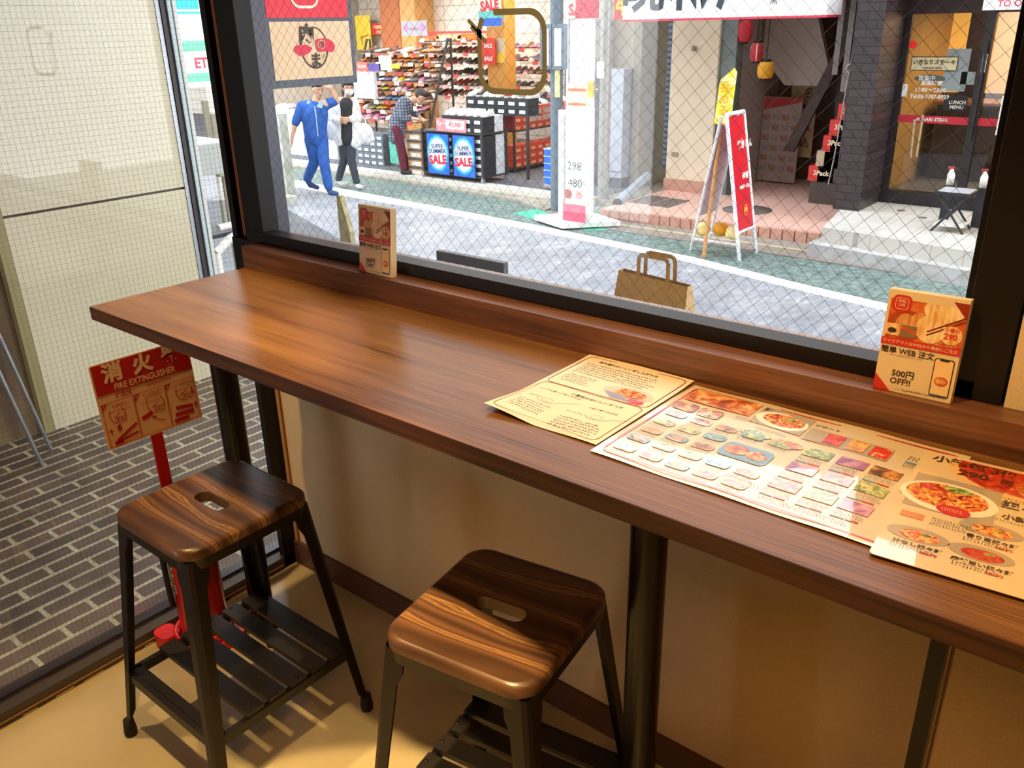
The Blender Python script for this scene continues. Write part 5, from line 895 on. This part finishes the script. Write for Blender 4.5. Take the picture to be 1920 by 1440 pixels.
slabthing('sale_sign', 'small red and white SALE sign hanging before the orange column', 'sign', faceS(0, 10.9, 0), -8.66, .93, -8.36, 1.36, mat('sale sign red', '#e0402c'), lambda q, M: (q.text(M, 'SALE', -8.51, 1.23, .09, WHITE, .004, bold=.03), q.text(M, 'SALE', -8.51, 1.02, .09, WHITE, .004, bold=.03)), hang=2.75)
slabthing('notice', 'pale green and yellow notice on the orange column', 'sign', faceS(0, 10.99, 0), -8.40, .95, -8.22, 1.35, mat('notice pale', '#c8c4a4'), lambda q, M: q.rect(M, -8.40, .95, -8.22, 1.12, mat('banner yellow', ''), .003))

# ---- black shoe rack with boxes, trolley wheels
BK1 = mat('box black', '#25292e', rough=.5); LBL = mat('box label', '#eef0f2', rough=.5); OR1 = mat('box orange', '#e2481f', rough=.5); WH1 = mat('box white', '#eceff2', rough=.5); TN1 = mat('box tan', '#d2a26a', rough=.6)
def shoebox_proto(name, m, w_, d_, h_, lidm, face='S'):
    q = MB(); q.box(-w_ / 2, w_ / 2, -d_ / 2, d_ / 2, 0, h_ * .78, m); q.box(-w_ / 2 - .003, w_ / 2 + .003, -d_ / 2 - .003, d_ / 2 + .003, h_ * .72, h_ - .003, lidm)
    M = faceS(0, -d_ / 2 - .004, 0) if face == 'S' else faceE(w_ / 2 + .004, 0, 0); k = w_ if face == 'S' else d_
    q.rect(M, -k * .3, h_ * .12, k * .28, h_ * .55, LBL if m is not OR1 else mat('box label orange', '#f0b090'), 0)
    o = q.build(name); C.objects.unlink(o); return o
BXB = shoebox_proto('shoe_box', BK1, .2, .27, .117, BK1); BXW = shoebox_proto('shoe_box', WH1, .2, .2, .117, WH1); BXO = shoebox_proto('shoe_box', OR1, .27, .19, .112, OR1, 'E'); BXL = shoebox_proto('shoe_box', mat('box cool white', '#e6ebf0', rough=.5), .3, .25, .1, WH1); BXG = shoebox_proto('shoe_box', mat('box slate', '#68727c', rough=.5), .17, .27, .105, mat('box slate', '')); BXT = shoebox_proto('shoe_box', TN1, .36, .3, .135, mat('box lid grey', '#5e5a56'))
def put_box(pr, loc, lab, group, rz=0):
    o = pr.copy(); C.objects.link(o); o.matrix_basis = Matrix.Translation(loc) @ Matrix.Rotation(rz, 4, 'Z'); tag(o, lab, 'shoe box', group)
rk = thing('box_rack', (-7.28, 8.82, -.65), 'black wheeled rack packed with black shoe boxes, front one with blue posters', 'rack')
for x in (-7.9, -6.66):
    for y in (8.54, 9.1):
        q = MB(); q.box(x - .018, x + .018, y - .018, y + .018, -.56, .1, DKR); q.build('post', rk, world=True)
        cs = MB(); cs.cyl((x - .012, y, -.612), (x + .012, y, -.612), .037, mat('castor grey', '#9aa0a4'), n=12); cs.box(x - .02, x + .02, y - .02, y + .02, -.6, -.56, STEEL); cs.build('castor', rk, world=True)
for z in (-.56, .07): q = MB(); q.box(-7.92, -6.64, 8.53, 9.12, z - .012, z + .008, DKR); q.build('shelf', rk, world=True)
for i in range(6):
    for j in range(5): put_box(BXB, (-7.76 + i * .202, 8.70, -.551 + j * .1185), f'black shoe box behind the sale posters, {ORD[i]} from left, {ORD[j]} from bottom', 'black shoe boxes in the rack')
for j in range(5): put_box(BXW, (-6.77, 8.97, -.551 + j * .1185), f'white shoe box at the back right of the black rack, {ORD[j]} from the bottom', 'white shoe boxes in the rack')
for i in range(4):
    for j in range(2): put_box(BXB, (-7.37 + i * .204, 8.70, .079 + j * .1185), f'black shoe box above the blue posters, {ORD[i]} from left, {"lower" if j == 0 else "upper"} row', 'black shoe boxes on the rack top')
for j in range(2): put_box(BXW, (-6.77, 8.95, .079 + j * .1185), f'white shoe box on the black rack top at its right side, {"lower" if j == 0 else "upper"} one', 'white shoe boxes on the rack top')
for i in range(6): put_shoe('white', 'sneaker', (-7.42 + i * .15, 8.7, .316), PI + rnd.uniform(-.15, .15), f'white sneaker on the front black boxes, {ORD[i]} from the left', 'white sneakers on the front boxes')
rk2 = thing('box_rack', (-6.95, 9.38, -.65), 'second black rack behind, carrying boxes and a row of sneakers', 'rack')
q = MB(); q.box(-7.62, -6.3, 9.2, 9.55, .28, .3, DKR); q.build('shelf', rk2, world=True)
for x in (-7.6, -6.33): q = MB(); q.box(x - .018, x + .018, 9.2, 9.24, -.65, .28, DKR); q.build('post', rk2, world=True)
for i in range(6):
    for j in range(2): put_box(BXB, (-7.47 + i * .207, 9.37, .301 + j * .1185), f'black shoe box on the rear rack, {ORD[i]} from the left {"lower" if j == 0 else "upper"} row', 'black shoe boxes on the rear rack')
for i in range(9): put_shoe(['white', 'black', 'white', 'white', 'white', 'red', 'white', 'grey', 'white'][i], 'sneaker', (-7.5 + i * .145, 9.37, .539), PI + rnd.uniform(-.2, .2), f'sneaker on top of the rear black boxes, {ORD[i]} from the left', 'sneakers on the rear boxes', 1.05)
slabthing('price_sign', 'pink and white price sign leaning on the black boxes above the left blue poster', 'price sign', faceS(0, 8.52, 0), -7.56, .08, -6.95, .27, mat('price sign pink', '#ee8e96'), lambda q, M: (q.rect(M, -7.36, .12, -6.98, .25, mat('price sign white', '#fbf4f0'), .002), q.text(M, '均一', -7.46, .19, .09, WHITE, .003, bold=.02), q.text(M, '¥2,980', -7.17, .185, .09, mat('price red', '#e0505c'), .004, bold=.02)))
rk3 = thing('orange_box_rack', (-7.1, 10.2, -.65), 'long two tier rack full of orange shoe boxes running into the shoe shop', 'rack')
for z in (-.58, .0): q = MB(); q.box(-7.25, -6.91, 9.61, 11.37, z - .02, z, DKR); q.build('shelf', rk3, world=True)
for y in (9.63, 11.35):
    for x in (-7.235, -6.93): q = MB(); q.box(x - .015, x + .015, y - .015, y + .015, -.65, .36, DKR); q.build('post', rk3, world=True)
for i in range(8):
    for j in range(3):
        put_box(BXO, (-7.085, 9.76 + i * .196, .001 + j * .1135), f'orange shoe box on the upper tier, {ORD[i]} from the street, {ORD[j]} from bottom', 'orange shoe boxes on the upper tier')
        put_box(BXO, (-7.085, 9.76 + i * .196, -.579 + j * .1135), f'orange shoe box on the lower tier, {ORD[i]} from the street, {ORD[j]} from bottom', 'orange shoe boxes on the lower tier')
for i in range(8): put_shoe(['red', 'white', 'white', 'black', 'white', 'black', 'red', 'white'][i], 'sneaker', (-7.085, 9.76 + i * .196, .343), -PI / 2 + rnd.uniform(-.2, .2), f'sneaker on top of the orange boxes, {ORD[i]} from the street', 'sneakers on the orange boxes', 1.1)
slabthing('price_sign', 'grey and pink price sign on the side of the orange boxes', 'price sign', faceE(-6.90, 0, 0), 9.98, .10, 10.7, .33, mat('sign salmon', '#d8604c'), lambda q, M: [q.rect(M, 10.0 + a * .36, .115 + b * .105, 10.31 + a * .36, .20 + b * .105, mat('sign warm grey', '#c0a090'), .002) for a in range(2) for b in range(2)] and None)
slabthing('end_board', 'dark red board closing the street end of the orange rack', 'board', faceS(0, 9.58, 0), -7.22, .02, -6.90, .40, mat('board crimson', '#9c2418'), None, .02)
for j in range(5): put_box(BXT, (-8.12, 8.74, -.649 + j * .137), f'tan shoe box with grey lid beside the stooping clerk, {ORD[j]} from the bottom', 'tan boxes beside the clerk')
for j in range(5):
    o = thing('blue_basket', (-5.48, 8.75, -.55 + j * .098), f'blue plastic basket in the stack left of the street pole, {ORD[j]} from the bottom', 'basket', 'stacked blue baskets'); q = MB(); q.prism(rr(-.1, -.12, .1, .12, .02), 0, .082, mat('basket blue', '#2868d8', rough=.4)); q.build('basket_body', o); q = MB(); q.prism(rr(-.108, -.128, .108, .128, .02), .08, .094, mat('basket rim pale', '#9cc4f4')); q.build('rim', o)
q = MB(); q.box(-5.58, -5.38, 8.63, 8.87, -.60, -.555, STEEL); 
for (x, y) in ((-5.55, 8.66), (-5.41, 8.66), (-5.55, 8.84), (-5.41, 8.84)): q.cyl((x, y, -.65), (x, y, -.6), .012, STEEL, n=8)
tag(q.build('basket_trolley'), 'low steel trolley under the stacked blue baskets', 'trolley')
slabthing('teal_panel', 'teal green panel standing left of the clerk', 'panel', faceS(0, 9.05, 0), -9.22, -.6, -8.95, .02, mat('teal plastic', '#5fc0a8'), None, .05)
# white and slate boxes left of the clerk
for i in range(4):
    for j in range(5): put_box(BXG, (-9.92 + i * .172, 9.13, -.648 + j * .1065), f'slate shoe box left of the teal panel, {ORD[i]} from left, {ORD[j]} from bottom', 'slate boxes below the stepped rack')
for i in range(6):
    for j in range(8): put_box(BXL, (-12.35 + i * .312, 9.2, -.648 + j * .1015), f'white shoe box behind the two walkers, {ORD[i]} from left, {ORD[j]} from bottom', 'white boxes behind the walkers')
for i in range(9): put_shoe(['white', 'white', 'grey', 'white', 'brown', 'white', 'tan', 'white', 'white'][i], 'sneaker', (-12.35 + i * .23, 9.2, .165), PI, f'shoe on top of the white boxes behind the walkers, {ORD[i]} from the left', 'shoes on the white boxes', 1.1)

# ================================================================ people
def blob(name, segs, m, parent, vox=.012, balls=(), smooth=4, regions=None):
    q = MB()
    for p0, r0, p1, r1 in segs:
        q.cyl(p0, p1, r0, m, r1=r1, n=14); q.ball(p0, r0, m, 12); q.ball(p1, r1, m, 12)
    for c, r, sc in balls: q.ball(c, r, m, 16, sc)
    o = q.build('tmp'); md = o.modifiers.new('r', 'REMESH'); md.mode = 'VOXEL'; md.voxel_size = vox; md.use_smooth_shade = True
    sm = o.modifiers.new('s', 'SMOOTH'); sm.iterations = smooth; sm.factor = .5
    bpy.context.view_layer.update(); me = bpy.data.meshes.new_from_object(o.evaluated_get(bpy.context.evaluated_depsgraph_get()))
    bpy.data.objects.remove(o); me.materials.clear(); me.materials.append(m); me.name = name
    ob = bpy.data.objects.new(name, me); C.objects.link(ob); ob.parent = parent
    return ob
def chain(*pr): return [(pr[i][0], pr[i][1], pr[i + 1][0], pr[i + 1][1]) for i in range(len(pr) - 1)]
def V(*a): return Vector(a)
def fingers(h, d, side, curl=.3):
    """hand at h, pointing along d; palm plus four fingers and a thumb"""
    d = Vector(d).normalized(); s = Vector(side).normalized(); n = d.cross(s); seg = []; h = Vector(h)
    seg += [(h, .024, h + d * .05, .026), (h + s * .016, .018, h + d * .07 + s * .022, .015), (h - s * .016, .018, h + d * .07 - s * .022, .015)]
    for k, l in zip((-1.5, -.5, .5, 1.5), (.055, .068, .072, .06)):
        a = h + d * .08 + s * k * .0165; b = a + d * l * .5 + n * l * .12; c = b + d * l * .42 + n * l * curl; seg += [(a - d * .02, .0095, b, .009), (b, .009, c, .008)]
    a = h + d * .02 - s * .028; seg += [(a, .012, a + d * .035 - s * .018, .010), (a + d * .035 - s * .018, .010, a + d * .065 - s * .02, .009)]
    return seg
SK = mat('skin', '#d9a989', rough=.5, sss=.1); HB = mat('black hair', '#2c211c', rough=.6); HBR = mat('dark brown hair', '#3a2a22', rough=.6)
def face(parent, hc, look, up, r=.095, mask=None):
    look = Vector(look).normalized(); up = Vector(up).normalized(); sd = look.cross(up).normalized(); up = sd.cross(look)
    def P(a, b, c): return Vector(hc) + sd * a + look * b + up * c
    segs = []
    balls = [(P(0, 0, .02), r, (.82, .95, 1.08)), (P(0, .035, -.055), .055, (.85, .9, 1.1)), (P(0, .09, -.01), .017, (.8, 1, 1.6)), (P(0, .105, -.025), .014, (1, 1, .8)), (P(.078, .0, 0), .022, (.5, .8, 1.3)), (P(-.078, .0, 0), .022, (.5, .8, 1.3)), (P(0, .078, -.062), .017, (1.5, .6, .5))]
    for s in (-1, 1):
        q = MB(); c = P(s * .032, .082, .012); q.ball(c, .0085, mat('eye white', '#efe8e0', rough=.3), 10, (1, 1, .6)); c = P(s * .032, .089, .012); q.ball(c, .0062, mat('iris dark', '#241a16', rough=.2), 8); q.build('eye', parent)
        q = MB(); q.cyl(P(s * .016, .088, .032), P(s * .048, .078, .034), .004, HB, n=6); q.build('eyebrow', parent)
    q = MB(); q.cyl(P(-.02, .091, -.058), P(.02, .091, -.058), .004, mat('lips', '#b5665a'), n=6); q.build('mouth', parent)
    return segs, balls, P

# -- man in blue overalls
mn_ = thing('person', (-8.55, 7.12, -.75), 'person in blue work overalls striding past, one hand raised to the head', 'person', rz=.895)
hc = V(-.015, -.03, 1.50); fs_, fb, P = face(mn_, hc, (.45, -1, -.35), (0, -.2, 1))
shR, shL, elR, wrR = V(-.27, .0, 1.27), V(.10, .03, 1.29), V(-.39, .02, 1.03), V(-.455, -.02, .84); elL, wrL = V(.25, -.05, 1.34), V(.17, -.10, 1.53)
segs = fs_ + chain((V(-.06, .01, 1.30), .062), (V(-.03, -.01, 1.42), .058)) + chain((V(-.2, 0, 1.27), .08), (V(.06, .0, 1.28), .08)) + chain((V(-.09, 0, 1.2), .13), (V(-.11, 0, .9), .12), (V(-.11, 0, .8), .13))
segs += chain((shR, .058), (elR, .042), (wrR, .027)) + fingers(wrR + V(-.005, 0, -.01), (-.12, -.05, -1), (.3, -1, 0)) + chain((shL, .058), (elL, .042), (wrL, .028)) + fingers(wrL, (-.65, .1, .4), (.3, .6, .7))
kR, aR, kL, aL = V(-.17, .03, .47), V(-.30, .12, .20), V(-.03, -.12, .46), V(.0, -.14, .10); hR, hL = V(-.185, 0, .80), V(-.035, 0, .80)
segs += chain((hR, .085), (kR, .058), (aR, .036)) + chain((hL, .085), (kL, .058), (aL, .036))
blob('body', segs, SK, mn_, .009, fb, 2)
BLU = mat('overall blue', '#2a63b8', rough=.8, noise=(14, '#24559f')); 
seg = chain((V(-.2, .01, 1.265), .092), (V(.05, .01, 1.27), .092)) + chain((V(-.10, -.01, 1.2), .152), (V(-.11, -.01, .82), .142)) + chain((V(-.16, 0, 1.16), .125), (V(-.17, 0, .95), .115), (V(-.17, 0, .84), .11)) + chain((V(-.02, 0, 1.16), .125), (V(-.05, 0, .95), .115), (V(-.05, 0, .84), .11)) + chain((shR, .078), (shR.lerp(elR, .95), .062)) + chain((shL, .078), (shL.lerp(elL, .75), .066))
seg += chain((hR, .105), (kR, .082), (aR + V(0, 0, .02), .07)) + chain((hL, .105), (kL, .082), (aL + V(0, 0, .02), .07)); ov = blob('overalls', seg, BLU, mn_, .012, (), 3)
q = MB(); q.tube([(-.085, -.145, 1.28), (-.075, -.168, 1.15), (-.08, -.155, .86)], .008, mat('pale zip', '#b9c8dc')); q.build('zip', ov)
q = MB(); 
for s, (x0, x1) in ((1, (-.16, -.075)), (-1, (.02, -.06))): q.add([(x0, -.05, 1.36), (x1, -.135, 1.27), (x0 + s * .0, -.12, 1.24), (x0 - s * .03, -.06, 1.33)], [(0, 1, 2, 3), (3, 2, 1, 0)], mat('collar light blue', '#8fb4e0'))
q.build('collar', ov)
hs, hbls = [], [(P(0, -.025, .06), .095, (.9, .98, .88)), (P(0, .02, .085), .08, (.9, 1, .6))]; blob('hair', [], HB, mn_, .012, hbls, 2)
for a, dr_, nm in ((aR, V(.11, -.04, -.09), 'r'), (aL, V(.09, -.12, -.04), 'l')):
    q_ = [(a + V(0, 0, -.03), .042, a + V(0, 0, -.06) + dr_ * .3, .045), (a + V(0, 0, -.055) + dr_ * .3, .043, a + dr_ + V(.02, -.03, -.03), .034)]; blob('shoe', q_, mat('navy work shoe', '#2c4a78', rough=.6), mn_, .01, (), 2)
# -- woman in white
wm = thing('person', (-8.5, 7.65, -.75), 'person in a long white shirt and dark trousers carrying white bags, face masked', 'person', rz=.863)
hc = V(-.01, -.02, 1.48); fs_, fb, P = face(wm, hc, (.2, -1, -.15), (0, 0, 1), .09)
shR, shL, elR, wrR = V(-.19, 0, 1.28), V(.06, 0, 1.28), V(-.31, .03, 1.05), V(-.16, -.15, 1.03); elL, wrL = V(.10, .0, 1.05), V(-.03, -.16, 1.05)
segs = chain((V(-.055, 0, 1.30), .048), (V(-.03, 0, 1.42), .047)) + chain((V(-.16, 0, 1.27), .065), (V(.04, 0, 1.27), .065)) + chain((V(-.06, 0, 1.2), .11), (V(-.08, 0, .95), .1), (V(-.09, 0, .8), .12)) + chain((shR, .05), (elR, .036), (wrR, .024)) + fingers(wrR, (.8, -.3, .1), (0, .2, 1)) + chain((shL, .05), (elL, .036), (wrL, .024)) + fingers(wrL, (-.7, -.4, .1), (0, -.2, 1))
hR, kR, aR, hL, kL, aL = V(-.16, 0, .79), V(-.17, .05, .44), V(-.28, .14, .12), V(-.03, 0, .79), V(-.06, -.05, .44), V(-.01, -.07, .09)
segs += chain((hR, .08), (kR, .052), (aR, .032)) + chain((hL, .08), (kL, .052), (aL, .032)); blob('body', segs, SK, wm, .009, fb, 2)
blob('trousers', chain((hR, .09), (kR, .066), (aR + V(0, 0, .02), .056)) + chain((hL, .09), (kL, .066), (aL + V(0, 0, .02), .056)), mat('charcoal trousers', '#3c434e', rough=.8), wm, .011, (), 3)
blob('top', chain((V(-.06, -.01, 1.24), .122), (V(-.08, -.012, .95), .118), (V(-.09, -.01, .76), .13)), mat('black top', '#2b2c30', rough=.8), wm, .012, (), 3)
sh = mat('white cotton shirt', '#eceae6', rough=.9)
seg = chain((V(-.17, .02, 1.285), .075), (V(.05, .02, 1.285), .075)) + chain((V(-.16, .0, 1.2), .095), (V(-.19, .0, .95), .095), (V(-.2, -.0, .74), .10)) + chain((V(.04, .0, 1.2), .095), (V(.03, .0, .95), .10), (V(.02, -.02, .70), .11)) + chain((V(-.06, .05, 1.2), .1), (V(-.08, .06, .75), .12)) + chain((shR, .07), (elR, .062), (wrR.lerp(elR, .15), .05)) + chain((shL, .07), (elL, .062), (wrL.lerp(elL, .15), .05)); blob('shirt', seg, sh, wm, .012, (), 3)
blob('hair', [], HBR, wm, .011, [(P(0, -.03, .03), .1, (.95, .95, 1.1)), (P(0, .02, .085), .08, (.95, 1, .6)), (P(-.05, -.05, -.07), .05, (1, 1, 1.6)), (P(.05, -.05, -.07), .05, (1, 1, 1.6))], 2)
blob('face_mask', [], WHITE, wm, .008, [(P(0, .055, -.035), .068, (1.05, .85, .8))], 2)
for a, dr_ in ((aR, V(.12, -.03, -.06)), (aL, V(.07, -.13, -.04))): blob('shoe', [(a + V(0, 0, -.03), .036, a + V(0, 0, -.045) + dr_ * .3, .038), (a + V(0, 0, -.045) + dr_ * .3, .036, a + dr_ + V(0, 0, -.005), .03)], mat('shoe white', ''), wm, .01, (), 2)
def tote(loc, s, lab):
    t = thing('carrier_bag', loc, lab, 'bag', 'white bags of the walker', rz=.863); m_ = mat('white bag cloth', '#e2e2e4', rough=.8)
    blob('bag_body', [], m_, t, .014, [(V(0, 0, .14 * s), .15 * s, (.95, .6, 1.0)), (V(.02, 0, .07 * s), .13 * s, (1.05, .6, .6))], 2)
    q = MB(); q.tube([(-.06, 0, .24 * s), (-.04, 0, .34 * s), (.0, 0, .37 * s), (.04, 0, .34 * s), (.06, 0, .24 * s)], .01, m_); q.build('handle', t)
M_ = wm.matrix_basis
tote(tuple(M_ @ V(-.30, -.02, .74)), 1.0, 'bulging pale grey carrier bag on the arm between the two walkers'); tote(tuple(M_ @ V(.16, -.02, .66)), 1.1, 'white carrier bag hanging at the outer side of the person in white')
# -- clerk in a checked shirt
ck = thing('person', (-8.35, 8.62, -.65), 'person in a grey checked shirt and maroon trousers bending over the boxes', 'person', rz=.805)
hc = V(.265, -.03, 1.185); fs_, fb, P = face(ck, hc, (.72, -.25, -.75), (.7, 0, .7))
shR, shL, elR, wrR, elL, wrL = V(-.02, -.14, 1.12), V(.06, .13, 1.13), V(-.03, -.17, .90), V(.17, -.17, .87), V(.16, .14, .93), V(.26, .0, .86)
segs = chain((V(.10, 0, 1.13), .058), (V(.2, -.01, 1.16), .056)) + chain((V(.0, -.09, 1.12), .075), (V(.04, .09, 1.12), .075)) + chain((V(.0, 0, 1.06), .12), (V(-.1, 0, .85), .115), (V(-.14, 0, .72), .12)) + chain((shR, .055), (elR, .04), (wrR, .026)) + fingers(wrR, (.9, .2, -.2), (.2, -1, 0), .5) + chain((shL, .055), (elL, .04), (wrL, .026)) + fingers(wrL, (.6, -.5, -.3), (.5, .8, 0), .5)
hR, kR, aR, hL, kL, aL = V(-.14, -.07, .72), V(-.10, -.08, .42), V(-.07, -.09, .09), V(-.14, .08, .72), V(-.09, .1, .42), V(-.02, .1, .09)
segs += chain((hR, .08), (kR, .056), (aR, .034)) + chain((hL, .08), (kL, .056), (aL, .034)); blob('body', segs, SK, ck, .009, fb, 2)
blob('trousers', chain((hR, .092), (kR, .068), (aR + V(0, 0, .02), .058)) + chain((hL, .092), (kL, .068), (aL + V(0, 0, .02), .058)), mat('maroon trousers', '#6b2338', rough=.8), ck, .011, (), 3)
CHK = brick_mat('grey check cloth', '#7a8190', '#9aa0ae', '#4a5062', .045, .045, .008, rough=.9, rot=(PI / 2, 0, 0), offset=0, bump=0)
seg = chain((V(.0, -.1, 1.12), .092), (V(.04, .1, 1.12), .092)) + chain((V(.01, 0, 1.06), .14), (V(-.10, 0, .85), .135), (V(-.14, 0, .68), .145), (V(-.15, 0, .6), .14)) + chain((shR, .075), (elR, .065), (elR.lerp(wrR, .45), .055)) + chain((shL, .075), (elL, .065), (elL.lerp(wrL, .45), .055)); blob('checked_shirt', seg, CHK, ck, .012, (), 3)
blob('hair', [], HBR, ck, .011, [(P(0, -.025, .04), .10, (.95, .98, .98)), (P(0, .015, .09), .085, (.95, 1, .65))], 2)
q = MB(); q.box(.14, .2, -.155, -.15, .99, 1.06, WHITE); q.tube([(.12, -.06, 1.12), (.16, -.13, 1.07)], .004, BLACK); q.build('name_badge', ck)
for a in (aR, aL): blob('shoe', [(a + V(-.02, 0, -.045), .042, a + V(.10, -.04, -.055), .034)], mat('dark shoe', '#25262c', rough=.5), ck, .01, (), 2)
